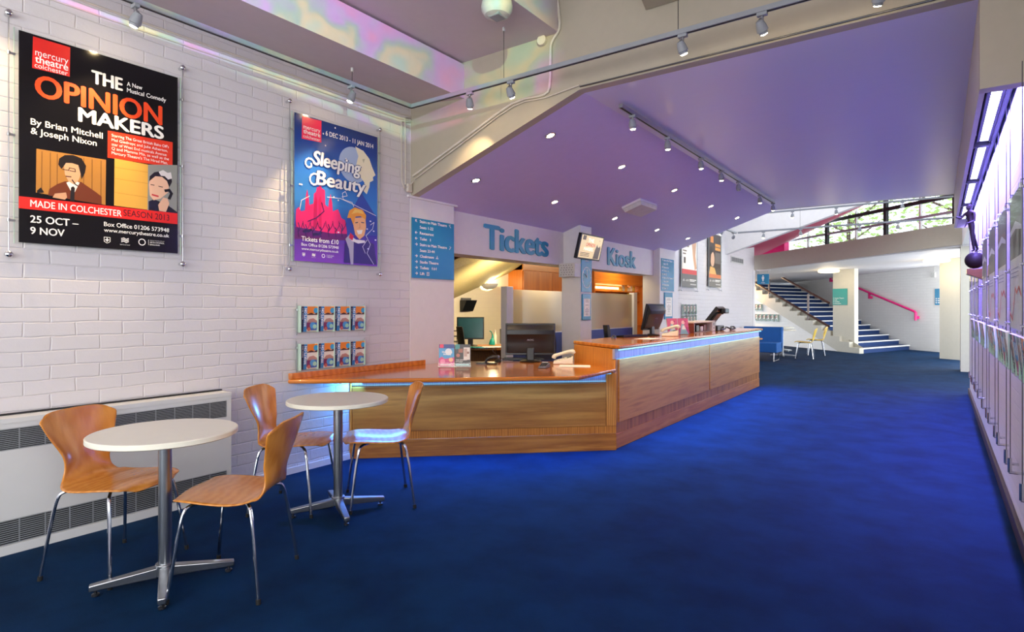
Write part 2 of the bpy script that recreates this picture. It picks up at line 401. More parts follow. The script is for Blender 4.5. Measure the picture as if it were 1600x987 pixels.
# high ceilings this side of it: boxed duct on the wall, two levels of ceiling
b = MB(); b.hexa([(UL, -4, 3.277), (-3.5, -4, 3.214), (-3.5, -4, 3.52), (UL, -4, 3.6)], [(UL, 4.13, 3.277), (-3.5, 4.13, 3.214), (-3.5, 4.13, 3.52), (UL, 4.13, 3.6)], 'mauve'); struct('ceiling_duct', b)
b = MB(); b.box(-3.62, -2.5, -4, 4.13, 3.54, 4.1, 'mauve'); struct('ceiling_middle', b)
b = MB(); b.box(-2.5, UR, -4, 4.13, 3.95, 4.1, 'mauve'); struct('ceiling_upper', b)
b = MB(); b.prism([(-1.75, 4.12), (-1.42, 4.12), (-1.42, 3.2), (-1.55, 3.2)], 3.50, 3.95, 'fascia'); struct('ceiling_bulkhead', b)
# glazed entrance front behind the viewer
b = MB()
for u0, u1, z0, z1 in ((UL, UR, 0, .1), (UL, UR, 3.1, 4.1), (UL, -4.05, .1, 3.1), (-2.75, -2.65, .1, 3.1), (-1.25, -1.15, .1, 3.1), (.25, UR, .1, 3.1)):
    b.box(u0, u1, -4, -3.85, z0, z1, 'white')
struct('wall_back', b)
# far end: second drop beam, roof light shaft, magenta roof, slanted beam with low soffit
def zf(u): return 2.585 + .325 * (u + 4.2)
b = MB(); P = [(UL, zf(UL)), (UR, zf(UR)), (UR, 4.9), (UL, 4.9)]
b.hexa([(x, 14.6, z) for x, z in P], [(x, 14.8, z) for x, z in P], 'white'); struct('beam_far', b)
b = MB(); b.box(UL, UR, 11.2, 11.3, 3.04, 4.9, 'white'); struct('wall_shaft', b)
b = MB(); b.box(UR, UR + .2, 11.2, 15.3, 2.6, 4.9, 'white'); struct('wall_shaft_right', b)
b = MB()
c00, c10, c11, c01 = Vector((-4.4, 14.8, 2.6)), Vector((.6, 14.8, 4.19)), Vector((.6, 21.0, 5.56)), Vector((-8.2, 29.8, 3.2))
G = [[(c00 * (1 - a / 6) + c10 * (a / 6)) * (1 - t / 6) + (c01 * (1 - a / 6) + c11 * (a / 6)) * (t / 6) for a in range(7)] for t in range(7)]
for t in range(6):
    for a in range(6): b.face([G[t][a], G[t][a + 1], G[t + 1][a + 1], G[t + 1][a]], 'magenta')
struct('ceiling_magenta', b)
def sof(u): return 2.55 + .045 * u
A, B_ = (-4.2, 17.6), (.40, 15.2)
P = [(-4.25, 17.63), (.5, 15.15)]
b = MB(); n_ = (.08, .16)
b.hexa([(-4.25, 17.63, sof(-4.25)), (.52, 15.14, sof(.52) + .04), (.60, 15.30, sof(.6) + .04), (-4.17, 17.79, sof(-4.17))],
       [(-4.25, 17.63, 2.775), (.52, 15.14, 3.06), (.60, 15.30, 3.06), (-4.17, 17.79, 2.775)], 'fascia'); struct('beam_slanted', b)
P = [(-4.22, 17.7), (.5, 15.24), (.95, 15.2), (.95, 20.6), (-6.42, 28.0), (-8.5, 28.0), (-8.5, 17.7)]
b = MB(); b.hexa([(x, y, sof(x)) for x, y in P], [(x, y, sof(x) + .1) for x, y in P], 'white'); struct('ceiling_soffit', b)
# brick wall behind the stairs, 45 degrees off the foyer, with the clerestory window over it
r2 = math.sqrt(.5)
P1 = Vector((-.763, 22.35, 0)); D2 = Vector((-r2, r2, 0)); N2 = Vector((r2, r2, 0))
WX = Matrix.Translation(P1) @ axes(tuple(D2), tuple(-N2 * -1), (0, 0, 1)).to_4x4()
def wob(name, mb, **kw):
    o = struct(name, mb, **kw); o.location = P1; o.rotation_euler = (0, 0, 3 * PI / 4); return o
b = MB(); b.box(-2.2, 9, -.25, 0, 0, 3.66, 'brickF'); wob('wall_far', b)
b = MB(); b.box(6.35, 10.5, -.2, .02, 3.6, 4.2, 'pink'); wob('wall_far_reveal', b)

# ------------------------------------------------------------------ window and trees
b = MB()
for x in (-1.5, 1.06, 3.9): b.box(x - .055, x + .055, -.16, -.05, 3.62, 5.8, 'blackm')
for x in (-.3, 2.4, 5.0): b.box(x - .025, x + .025, -.15, -.08, 3.62, 5.8, 'lgrey')
for z, h, m in ((4.55, .11, 'blackm'), (4.08, .07, 'grey'), (3.64, .04, 'lgrey')): b.box(-2.2, 6.6, -.15, -.06, z - h / 2, z + h / 2, m)
o = wob('window_1', b)
b = MB(); b.box(-2.2, 6.6, -.11, -.105, 3.62, 5.8, 'glassg'); wo = b.build('window_pane', o)
b = MB()
for i in range(90): x = -2.2 + i * .098; b.box(x - .003, x + .003, -.2, -.195, 3.62, 5.5, 'lgrey')
for i in range(20): z = 3.65 + i * .098; b.box(-2.2, 6.6, -.2, -.195, z - .003, z + .003, 'lgrey')
b.build('wire_mesh', o)
def tree(name, label, x, y, h, rad, n):
    t = thing(name, label, 'tree', (x, y, 0), group=None)
    b = MB(); pth = [(0, 0, 0), (.1, .05, h * .3), (-.05, .1, h * .55), (.05, 0, h * .85)]
    b.tube(smoothstep(pth, 5), [.2 - .011 * i for i in range(16)], 'trunk', 8)
    for k in range(9):
        a = k * 2.4; z0 = h * (.4 + .05 * k)
        b.tube([(0, 0, z0), (math.cos(a) * rad * .4, math.sin(a) * rad * .4, z0 + .5), (math.cos(a) * rad * .8, math.sin(a) * rad * .8, z0 + 1.1)], [.06, .04, .015], 'trunk', 6)
    b.build('trunk', t)
    b = MB(); R = random.Random(int(x * 31 + y * 7))
    for k in range(n):
        d = Vector((R.gauss(0, 1), R.gauss(0, 1), R.gauss(0, 1))).normalized() * rad * (R.random() ** .45)
        c = Vector((d.x, d.y, h * .68 + d.z * 1.25)); q = Vector((R.gauss(0, 1), R.gauss(0, 1), R.gauss(0, 1))).normalized()
        a = q.cross(Vector((0, 0, 1)) if abs(q.z) < .9 else Vector((1, 0, 0))).normalized(); e = q.cross(a); sz = R.uniform(.07, .15)
        b.face([c - a * sz, c - e * sz * .5, c + a * sz, c + e * sz * .5], 'leaf')
    b.build('foliage', t, smooth=0, recalc=False)
tree('leafy_tree', 'leafy green tree beyond the clerestory window, above the pale sunlit gap', -7.6, 31.5, 7.2, 2.6, 1000)
tree('bushy_tree', 'bushy green tree beyond the clerestory window, behind its middle dark post', -3.2, 29.8, 7.6, 2.3, 1000)
tree('spreading_tree', 'light green tree beyond the clerestory window near the lighting trough end', .6, 27.5, 8.0, 2.2, 900)

# ------------------------------------------------------------------ box office behind the fascia
b = MB(); b.box(-7.2, -7.0, 4.2, 15, 0, 2.6, 'brickO'); struct('wall_office', b)
b = MB(); b.box(-7.0, -4.48, 4.2, 4.4, 0, 2.6, 'brickL'); struct('wall_office_side', b)
b = MB(); b.box(-7.2, -4.45, 14.75, 14.9, 0, 2.6, 'pinez'); struct('wall_office_end', b)
b = MB(); b.box(-7.2, -4.28, 4.2, 14.9, 2.6, 2.7, 'white'); struct('ceiling_office', b)
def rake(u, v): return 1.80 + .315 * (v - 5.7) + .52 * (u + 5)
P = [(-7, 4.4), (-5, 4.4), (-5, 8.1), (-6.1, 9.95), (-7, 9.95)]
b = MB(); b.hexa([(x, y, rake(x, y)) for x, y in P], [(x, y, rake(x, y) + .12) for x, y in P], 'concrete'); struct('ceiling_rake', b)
b = MB(); b.box(-6.99, -6.95, 7.7, 9.0, 1.95, 2.58, 'pinez'); struct('trim_3_panel', b)
area('kiosk_lamp_light', (-5.4, 12.6, 2.5), (-5.8, 12.6, 0), .4, 2.2, 80, (1, .78, .45))

def cupboard():
    t = thing('wall_cupboard', 'brown wooden wall cupboard with two doors high on the office back wall', 'cupboard', (-7.0, 9.62, 1.5))
    b = MB(); b.box(0, .34, 0, 2.2, 0, .85, 'pinez'); b.box(0, .36, 0, 2.2, .56, .85, 'piney'); b.build('carcass', t)
    for k in (0, 1):
        b = MB(); b.box(.34, .36, .02 + k * 1.09, 1.10 + k * 1.09, .02, .54, 'pinez'); b.build('door', t, bevel=.004)
cupboard()
def kiosk_shelves():
    t = thing('shelving_unit', 'wooden kiosk shelving with a glowing lit strip under its header', 'shelves', (-6.2, 11.75, 0))
    b = MB(); b.box(-.5, -.46, 0, 2.75, 0, 2.55, 'pinez'); b.build('back_panel', t)
    b = MB(); b.box(-.46, 0, 0, 2.75, 1.86, 2.55, 'piney'); b.build('header', t)
    for y in (0, 2.70):
        b = MB(); b.box(-.46, 0, y, y + .05, 0, 1.86, 'pinez'); b.build('side_panel', t)
    for z in (1.72, 1.50, .88):
        b = MB(); b.box(-.46, 0 if z < 1 else -.1, .05, 2.70, z - .03, z, 'piney'); b.build('shelf', t, bevel=.003)
    b = MB(); b.box(-.44, -.02, .06, 2.69, 0, .85, 'pinez'); b.build('base_cabinet', t)
    b = MB(); b.box(-.44, -.40, .1, 2.65, 1.775, 1.82, 'tubew'); b.build('light_tube', t)
    ct = 0
    specs = [(1.72, [1.75, 1.9, 2.05, 2.2, 2.35, 2.5]), (1.50, [1.8, 2.0, 2.2, 2.38, 2.55]), (.88, [1.6, 1.85, 2.1, 2.3, 2.5])]
    cols = ['ivory', 'paper', 'yellowc', 'lgrey', 'gold']
    nm = {1.72: 'top', 1.50: 'middle', .88: 'bottom'}
    ords = ['first', 'second', 'third', 'fourth', 'fifth', 'sixth']
    kinds = {'ivory': 'cream', 'paper': 'white', 'yellowc': 'yellow', 'lgrey': 'pale grey', 'gold': 'gold'}
    for z, ys in specs:
        for i, y in enumerate(ys):
            c = cols[(i + int(z * 10)) % 5]; h = .10 + .04 * ((i * 7) % 3); r = .045
            b = MB(); b.lathe([(r * .75, 0), (r, .02), (r, h * .8), (r * .7, h), (0.005, h)], c, 14)
            k = i % 3
            o = b.build('jar'); o.location = (-6.2 - .2, 11.75 + y, z)
            tag(o, '%s jar, %s along the %s lit kiosk shelf behind the glass screen' % (kinds[c], ords[i], nm[z]), 'jar', 'jars on the kiosk shelves')
kiosk_shelves()

def glass_screen(y0, y1, label, posts):
    t = thing('glass_screen', label, 'screen', (-4.75, y0, 0))
    L = y1 - y0
    b = MB(); b.box(-.02, .02, 0, L, 0, .94, 'navy'); b.build('lower_board', t, bevel=.004)
    b = MB(); b.box(-.006, .006, .0, L, .95, 1.565, 'frost'); b.build('glass_pane', t)
    b = MB(); b.box(-.012, .012, 0, L, .94, .952, 'lgrey'); b.build('ledge', t)
    for y in posts:
        b = MB(); b.box(-.05, .05, y - .075, y + .075, 0, 1.60, 'white'); b.build('post', t, bevel=.005)
glass_screen(6.58, 8.68, 'glass screen on blue boarding behind the low ticket desk monitor', [-.08])
glass_screen(8.72, 10.55, 'glass screen on blue boarding under the Kiosk lettering', [1.86])
t = thing('strip_light', 'slim white strip light under the fascia beside the wooden cupboards', 'light', (-4.62, 6.75, 1.93))
b = MB(); b.box(-.04, .04, 0, 1.0, .03, .07, 'white'); b.build('housing', t, bevel=.005)
b = MB(); b.cyl((0, .03, .012), (0, .97, .012), .016, 'tubew'); b.build('tube', t)
area('strip_lamp', (-.03, .5, -.006), (-2.2, .6, -.75), .95, .03, 55, (1, .82, .52), 175, t)
t = thing('strip_light', 'slim white strip light under the fascia over the kiosk shelves', 'light', (-4.62, 9.0, 1.93))
b = MB(); b.box(-.04, .04, 0, 1.3, .03, .07, 'white'); b.build('housing', t, bevel=.005)
b = MB(); b.cyl((0, .03, .012), (0, 1.27, .012), .016, 'tubew'); b.build('tube', t)
area('strip_lamp', (-.03, .65, -.006), (-1.6, 1.6, -.75), .9, .03, 13, (1, .82, .52), 175, t)
# wall uplighter
t = thing('wall_lamp', 'half-bowl wall uplighter under the sloping office ceiling', 'lamp', (-6.98, 8.92, 1.66))
b = MB(); R = []
for k in range(7):
    a = PI / 2 * k / 6; r = .2 * math.sin(a) + .004; z = -.11 * math.cos(a)
    R.append([b.v((r * math.sin(PI * i / 16), r * -math.cos(PI * i / 16), z + .11)) for i in range(17)])
i_ = b.mi('white')
for p, q in zip(R, R[1:]):
    for i in range(16): b.bm.faces.new((p[i], p[i + 1], q[i + 1], q[i])).material_index = i_
b.build('bowl', t)
b = MB(); b.ball((.08, 0, .08), .03, 'tubew', 10); b.build('lamp_bulb', t)
l = bpy.data.lights.new('wall_lamp_light', 'POINT'); l.energy = 30; l.color = (1, .84, .5); l.shadow_soft_size = .05
o = bpy.data.objects.new('wall_lamp_light', l); C.objects.link(o); o.parent = t; o.location = (.12, 0, .16)
# wall tray, desk and what stands on it
t = thing('wall_tray', 'black plastic paper tray fixed to the office brick wall', 'tray', (-6.99, 8.28, 1.25))
b = MB(); b.hexa([(0, -.15, 0), (.06, -.15, 0), (.06, .15, 0), (0, .15, 0)], [(0, -.15, .2), (.16, -.15, .2), (.16, .15, .2), (0, .15, .2)], 'black'); b.build('tray_body', t, bevel=.006)
b = MB(); b.box(.01, .03, -.13, .13, .12, .24, 'greyp'); b.build('folder', t)
t = thing('office_desk', 'wooden office desk in the box office behind the leaflets', 'desk', (-5.75, 6.95, 0), PI * .25)
b = MB(); b.box(-.80, .80, -.45, .45, .70, .73, 'piney'); b.build('desk_top', t, bevel=.004)
for x in (-.78, .75):
    b = MB(); b.box(x, x + .03, -.43, .43, 0, .70, 'piney'); b.build('side_panel', t)
b = MB(); b.box(-.75, .75, .36, .39, .25, .70, 'piney'); b.build('back_panel', t)
def monitor(name, label, loc, rz, wd, ht, logo=True, lift=.10, tilt=.0, scol='black'):
    t = thing(name, label, 'monitor', loc, rz)          # local +y is the back of the screen
    b = MB(); b.lathe([(.11, 0), (.115, .008), (.10, .016), (.04, .022), (.005, .022)], 'black', 28); b.build('base', t)
    b = MB(); b.box(-.04, .04, .0, .035, .015, lift + .08, 'black'); b.build('neck', t, bevel=.008)
    X = Matrix.Translation((0, 0, lift)) @ Matrix.Rotation(tilt, 4, 'X')
    b = MB(X); b.box(-wd / 2, wd / 2, -.03, .0, 0, ht, 'black')
    pr = [(0, .02), (.012, .03), (.03, ht * .35), (.035, ht * .6), (.05, ht * .66), (.05, ht * .80), (.02, ht * .9), (0, ht * .96)]
    x = wd / 2 - .012
    b.skin([[b.v((-x, y, z)) for y, z in pr], [b.v((-x + .03, y + .008, z)) for y, z in pr], [b.v((x - .03, y + .008, z)) for y, z in pr], [b.v((x, y, z)) for y, z in pr]], 'black')
    b.build('casing', t, bevel=.004)
    b = MB(X); b.box(-wd / 2 + .018, wd / 2 - .018, -.033, -.0305, .02, ht - .018, scol); b.build('screen', t)
    if logo:
        b = MB(X @ on(axes((-1, 0, 0), (0, 0, 1), (0, 1, 0)), (0, .0475, ht * .46))); b.text('AOC', 0, 0, .016, 'grey', .07, .02, 'C'); b.build('logo', t)
    return t
monitor('computer_monitor', 'monitor with dark teal screen on the office desk, facing the foyer', (-5.85, 7.05, .73), PI * .2, .42, .34, False, .10, -.1, mat('dim_screen', '#1d4450', .2))
t = thing('teal_bird_ornament', 'teal glazed bird-shaped ornament on the office desk beside the monitor', 'ornament', (-5.72, 7.42, .73))
b = MB(); b.tube(smoothstep([(0, 0, 0), (.0, .01, .07), (0, .02, .14), (0, -.01, .2), (0, -.05, .22)], 5), [.05 - .0005 * i * i if i < 7 else max(.008, .034 - .002 * i) for i in range(21)], 'tealv', 12); b.build('body', t)
t = thing('bottle', 'small pale bottle on the office desk behind the teal ornament', 'bottle', (-5.78, 7.58, .73))
b = MB(); b.lathe([(.03, 0), (.032, .01), (.032, .14), (.012, .17), (.012, .2), (.004, .2)], 'ivory', 14); b.build('bottle_body', t)
b = MB(); b.cyl((0, 0, .2), (0, 0, .225), .014, 'lgrey'); b.build('cap', t)
for i, (x, y, rz, m, nm) in enumerate(((-5.45, 6.75, .5, 'bluetex', 'blue sheet of paper lying on the office desk before the monitor'), (-5.3, 6.9, .9, 'paper', 'white sheet of paper lying on the office desk by the dark chair'), (-5.5, 6.6, .2, 'tealv', 'teal folder lying on the near edge of the office desk'))):
    b = MB(); b.box(-.15, .15, -.105, .105, 0, .004 + .002 * i, m); o = b.build('paper_sheet'); o.location = (x, y, .731 + .007 * i); o.rotation_euler = (0, 0, rz); tag(o, nm, 'paper')
t = thing('desktop_computer', 'black desktop computer box on the office desk near the brick wall', 'computer', (-5.6, 7.85, .73), PI * .25)
b = MB(); b.box(-.22, .22, -.1, .1, 0, .24, 'black'); b.build('case', t, bevel=.008)
b = MB(); b.tube(smoothstep([(-.1, 0, .24), (-.06, 0, .31), (.02, 0, .33), (.08, .02, .27), (.1, .02, .24)], 5), .008, 'black'); b.build('cable', t)
t = thing('paper_tray', 'black stacking document tray beside the office monitor and pier', 'tray', (-5.9, 6.62, .73), PI * .2)
b = MB()
for k in range(4): b.box(-.13, .13, -.16, .16, k * .08, k * .08 + .006, 'black'); 
for x in (-.13, .124):
    for y in (-.16, .15): b.box(x, x + .008, y, y + .012, 0, .26, 'black')
b.build('trays', t)
def office_chair(label, loc, rz):
    t = thing('office_chair', label, 'chair', loc, rz)
    b = MB(); b.box(-.24, .24, -.24, .22, .43, .51, 'blackm'); b.build('seat', t, bevel=.03, seg=3)
    b = MB(); R = []
    for k in range(9):
        z = .60 + .46 * k / 8; hw = .215 * (1 - .35 * abs(k / 8 - .45) ** 2.2 * 2.2) * (.75 if k in (0, 8) else 1); y = .24 + .05 * k / 8
        R.append([b.v((hw * math.cos(2 * PI * i / 16), y + .035 * math.sin(2 * PI * i / 16) + .04 * (1 - abs(math.cos(2 * PI * i / 16)) ** 2), z)) for i in range(16)])
    b.skin(R, 'blackm'); b.build('backrest', t)
    b = MB(); b.tube([(0, .1, .42), (0, .32, .43), (0, .33, .75)], .018, 'black'); b.build('back_bar', t)
    b = MB(); b.cyl((0, 0, .1), (0, 0, .43), .025, 'black'); b.build('gas_column', t)
    for k in range(5):
        a = 2 * PI * k / 5; b = MB(); b.tube([(0, 0, .12), (.16 * math.cos(a), .16 * math.sin(a), .1), (.28 * math.cos(a), .28 * math.sin(a), .07)], .018, 'black')
        lg = b.build('leg', t); b = MB(); b.ball((.28 * math.cos(a), .28 * math.sin(a), .028), .028, 'black', 10); b.build('caster', lg)
    return t
office_chair('black office chair pulled up beside the office desk papers', (-5.05, 6.35, 0), PI * .75)
office_chair('black office chair behind the large monitor of the low ticket desk', (-4.25, 6.62, 0), PI * .22)
office_chair('black office chair behind the taller kiosk counter', (-3.66, 7.98, 0), PI * .62)

# ------------------------------------------------------------------ stairs at the far end
def nearx(r): return -1.128 + .40 * (r - 1)
def farx(r): return .405 * (r - 1)
SX = Matrix.Translation(P1) @ Matrix.Rotation(3 * PI / 4, 4, 'Z')
st = thing('staircase', 'wide staircase with dark blue carpet and pale nosings climbing beyond the columns', 'stairs', P1, 3 * PI / 4)
b = MB(); nb = MB(); RI = .149; NS = 15
for r in range(1, NS + 1):
    z0, z1 = RI * (r - 1), RI * r
    a0, a1 = nearx(r), nearx(r + 1); f0, f1 = farx(r), farx(r + 1)
    b.hexa([(a0, 2.58, 0 if r < 3 else z0 - .2), (f0, 0.01, 0 if r < 3 else z0 - .2), (f1, 0.01, 0 if r < 3 else z0 - .2), (a1, 2.58, 0 if r < 3 else z0 - .2)][::-1],
           [(a0, 2.58, z1 - .03), (f0, .01, z1 - .03), (f1, .01, z1 - .03), (a1, 2.58, z1 - .03)][::-1], 'risers')
    b.hexa([(a0 + .06, 2.58, z1 - .03), (f0 + .06, .01, z1 - .03), (f1, .01, z1 - .03), (a1, 2.58, z1 - .03)][::-1],
           [(a0 + .06, 2.58, z1 - .001), (f0 + .06, .01, z1 - .001), (f1, .01, z1 - .001), (a1, 2.58, z1 - .001)][::-1], 'risers')
    nb.hexa([(a0 - .03, 2.62, z1 - .032), (f0 - .03, .01, z1 - .032), (f0 + .06, .01, z1 - .032), (a0 + .06, 2.62, z1 - .032)][::-1],
            [(a0 - .03, 2.62, z1), (f0 - .03, .01, z1), (f0 + .06, .01, z1), (a0 + .06, 2.62, z1)][::-1], 'nosing')
b.build('carpeted_treads', st); nb.build('nosing', st)
b = MB(); pts = [(nearx(1) - .06, 0)]
for r in range(1, NS + 1): pts += [(nearx(r) - .06, RI * r + .01), (nearx(r + 1) - .06, RI * r + .01)]
top = pts[-1]; pts += [(top[0], top[1] - .32), (nearx(3), 0)]
f0 = [b.v((x, 2.60, z)) for x, z in pts]; f1 = [b.v((x, 2.74, z)) for x, z in pts]
k = b.mi('cream'); fa = b.bm.faces.new(f0); fb = b.bm.faces.new(f1[::-1]); fa.material_index = fb.material_index = k
for i in range(len(pts)):
    j = (i + 1) % len(pts); b.bm.faces.new((f0[i], f1[i], f1[j], f0[j])).material_index = k
bmesh.ops.triangulate(b.bm, faces=[fa, fb]); b.build('stringer', st, smooth=0)
b = MB(); b.hexa([(nearx(3) - .02, 2.66, 0), (6.2, 2.66, 0), (6.2, 2.66, 2.4), (nearx(3) - .02, 2.66, .02)], [(nearx(3) - .02, 2.72, 0), (6.2, 2.72, 0), (6.2, 2.72, 2.4), (nearx(3) - .02, 2.72, .02)], 'brickF'); b.build('side_wall', st)
bl = thing('stair_balustrade', 'brown double-railed balustrade on the near side of the carpeted stairs', 'railing', P1, 3 * PI / 4)
b = MB(); b.tube([(.12, 2.7, 1.455), (4.2, 2.7, 3.02)], .036, 'hrail', 6); b.build('handrail', bl)
b = MB(); b.tube([(.12, 2.7, .732), (4.4, 2.7, 2.34)], .036, 'hrail', 6); b.build('lower_rail', bl)
for x in (1.1, 3.25):
    b = MB(); z = .36 * (x + 1.2) ; b.box(x - .03, x + .03, 2.68, 2.72, z - .1, z + .92 if x > 0 else z + .95, 'hrail'); b.build('post', bl)
pr = thing('pink_handrail', 'bright pink handrail on the white brick wall above the stairs', 'railing', P1, 3 * PI / 4)
b = MB(); b.tube([(-.335, .10, .92), (-.335, .10, 1.15), (-.30, .10, 1.19), (4.4, .10, 2.78)], .036, 'pink', 8); b.build('rail', pr)
for x in (-.335, 1.55, 3.45):
    b = MB(); z = 1.17 + .3415 * (x + .335); b.box(x - .035, x + .035, .0, .10, z - .2, z - .12, 'pink'); b.box(x - .03, x + .03, .07, .12, z - .2, z, 'pink'); b.build('bracket', pr)
# columns
for nm, pts, h in (('column', [(-2.63, 20.37), (-2.21, 20.10), (-2.03, 20.02), (-1.95, 20.25), (-2.45, 20.6)], 2.47), ('column', [(0.0, 18.93), (.10, 18.86), (.43, 18.62), (.60, 19.0), (.1, 19.2)], 2.56)):
    b = MB(); b.prism(pts, 0, h, 'cream'); struct(nm, b)

# ------------------------------------------------------------------ ticket counters
CT = math.atan2(.687, .727)
t = thing('ticket_desk', 'low wooden ticket desk with angled front and blue strip light under its top', 'counter', (-4.17, 3.385, 0), CT)
L = 2.40
inv = (Matrix.Translation((-4.17, 3.385, 0)) @ Matrix.Rotation(CT, 4, 'Z')).inverted()
top = [(-4.167, 2.77), (-3.96, 2.925), (-2.413, 4.31), (-2.44, 5.06), (-3.13, 5.48), (-4.10, 4.79), (-4.167, 4.72)]
tp = [inv @ Vector((x, y, 0)) for x, y in top]
b = MB(); b.prism([(p.x, p.y) for p in tp], .718, .752, 'counter'); b.build('worktop', t, bevel=.012, seg=3)
b = MB(); P = [inv @ Vector((x, y, 0)) for x, y in ((-4.167, 2.78), (-4.145, 2.80), (-4.145, 4.30), (-4.167, 4.30))]; b.prism([(p.x, p.y) for p in P], .752, .800, 'counter'); b.build('upstand', t, bevel=.003)
b = MB(); b.box(0, L, .0, .03, 0, .157, 'oakx'); b.build('plinth', t, bevel=.003)
b = MB(); b.box(0, L, .008, .03, .158, .225, 'oakz'); b.build('rail', t)
b = MB(); b.box(.02, L - .10, -.004, .03, .227, .625, 'oakx'); b.build('front_panel', t, bevel=.005)
for x0, x1 in ((0, .018), (L - .098, L)):
    b = MB(); b.box(x0, x1, .0, .03, .226, .717, 'oakz'); b.build('stile', t, bevel=.003)
b = MB(); b.box(.02, L - .10, .012, .03, .627, .717, 'band'); b.build('light_band', t)
b = MB(); b.box(.02, L - .1, .000, .011, .638, .642, 'led'); b.build('light_line', t)
b = MB(); b.box(.02, L - .06, -.03, -.022, .708, .7175, 'led'); b.build('strip_light', t)
b = MB(); b.box(.0, .03, .03, .5, 0, .717, 'oakz'); b.build('end_panel', t)
lamp = area('desk_band_lamp', (L / 2 - .03, -.010, .710), (L / 2 - .03, .012, .655), .03, 2.3, 1.3, LEDC, 170, t); lamp.data.size, lamp.data.size_y = 2.25, .012
area('desk_end_lamp', (.10, -.05, .70), (-.35, -.12, .35), .02, .02, 3.5, (.06, .36, 1.0), 160, t)
lamp = area('desk_strip_lamp', (L / 2, -.06, .712), (L / 2, -.45, 0), .03, 2.3, 34, LEDC, 115, t)
lamp.data.size, lamp.data.size_y = 2.3, .03
b = MB(); b.box(.03, L - .05, .55, .58, .05, .717, 'oakx'); b.build('inner_panel', t)

t = thing('kiosk_counter', 'tall wooden kiosk counter with two panels and a bright strip light under its top', 'counter', (-2.45, 5.06, 0))
KL = 5.45
b = MB(); b.prism([(.045, -.01), (.045, KL + .06), (-.72, KL + .06), (-.72, .47)], .930, .966, 'counter'); b.build('worktop', t, bevel=.012, seg=3)
b = MB(); b.box(-.03, .0, 0, KL, 0, .135, 'oaky'); b.build('plinth', t, bevel=.003)
b = MB(); b.box(-.03, -.006, 0, KL, .136, .238, 'oakz'); b.build('rail', t)
for y0, y1, nm in ((.06, 2.74, 'front_panel'), (2.78, KL - .04, 'front_panel')):
    b = MB(); b.box(-.03, .012, y0, y1, .24, .832, 'oaky'); b.build(nm, t, bevel=.004)
for y0, y1 in ((0, .058), (2.742, 2.778), (KL - .038, KL)):
    b = MB(); b.box(-.03, .002, y0, y1, .239, .832, 'oakz'); b.build('stile', t, bevel=.002)
b = MB(); b.box(-.03, -.008, 0, KL, .838, .929, 'band'); b.build('light_band', t)
b = MB(); b.box(-.007, .002, .03, KL - .02, .834, .838, 'led'); b.build('light_line', t)
b = MB(); b.box(.022, .030, .02, KL, .918, .9295, 'ledk'); b.build('strip_light', t)
b = MB(); b.hexa([(-.03, .0, 0), (-.68, .42, 0), (-.68, .45, 0), (-.03, .03, 0)], [(-.03, .0, .929), (-.68, .42, .929), (-.68, .45, .929), (-.03, .03, .929)], 'oakz'); b.build('end_panel', t)
b = MB(); b.box(-.70, -.03, KL - .03, KL, 0, .929, 'oakz'); b.build('far_end_panel', t)
b = MB(); b.box(-.69, -.66, .5, KL - .03, .05, .929, 'oaky'); b.build('inner_panel', t)
area('kiosk_band_lamp', (.036, KL / 2, .924), (-.008, KL / 2, .885), 5.35, .010, 9, (.15, .30, 1.0), 170, t)
area('kiosk_strip_lamp', (.036, KL / 2, .918), (.5, KL / 2, 0), 5.3, .02, 105, LEDC, 115, t)

# ------------------------------------------------------------------ cafe tables and chairs
def cafe_table(label, loc, rz):
    t = thing('cafe_table', label, 'table', loc, rz, 'round pale cafe tables')
    b = MB(); b.lathe([(.001, .704), (.312, .704), (.318, .708), (.318, .727), (.313, .731), (.001, .731)], 'tabletop', 72); b.build('table_top', t)
    b = MB(); b.cyl((0, 0, .698), (0, 0, .704), .12, 'darksteel'); b.cyl((0, 0, .06), (0, 0, .70), .029, 'steel', n=24); b.build('column', t)
    b = MB(); b.cyl((0, 0, .045), (0, 0, .10), .042, 'steel', n=20); b.build('hub', t, bevel=.004)
    for k in range(4):
        a = k * PI / 2; ca, sa = math.cos(a), math.sin(a)
        b = MB(Matrix.Rotation(a, 4, 'Z')); b.hexa([(.03, -.024, .038), (.30, -.017, .028), (.30, .017, .028), (.03, .024, .038)], [(.03, -.024, .088), (.30, -.017, .056), (.30, .017, .056), (.03, .024, .088)], 'steel')
        lg = b.build('leg', t, bevel=.005)
        b = MB(); b.lathe([(.012, 0), (.016, .004), (.016, .012), (.007, .014), (.007, .03)], 'darksteel', 14, (.275 * ca, .275 * sa, 0)); b.build('foot', lg)
    return t
tb = cafe_table('round pale cafe table with steel column in front of the wall heater', (-3.01, 1.345, 0), math.radians(63.5))
dup(tb, (-3.165, 2.475, 0), math.radians(62), 'round pale cafe table with steel column beside the low ticket desk')

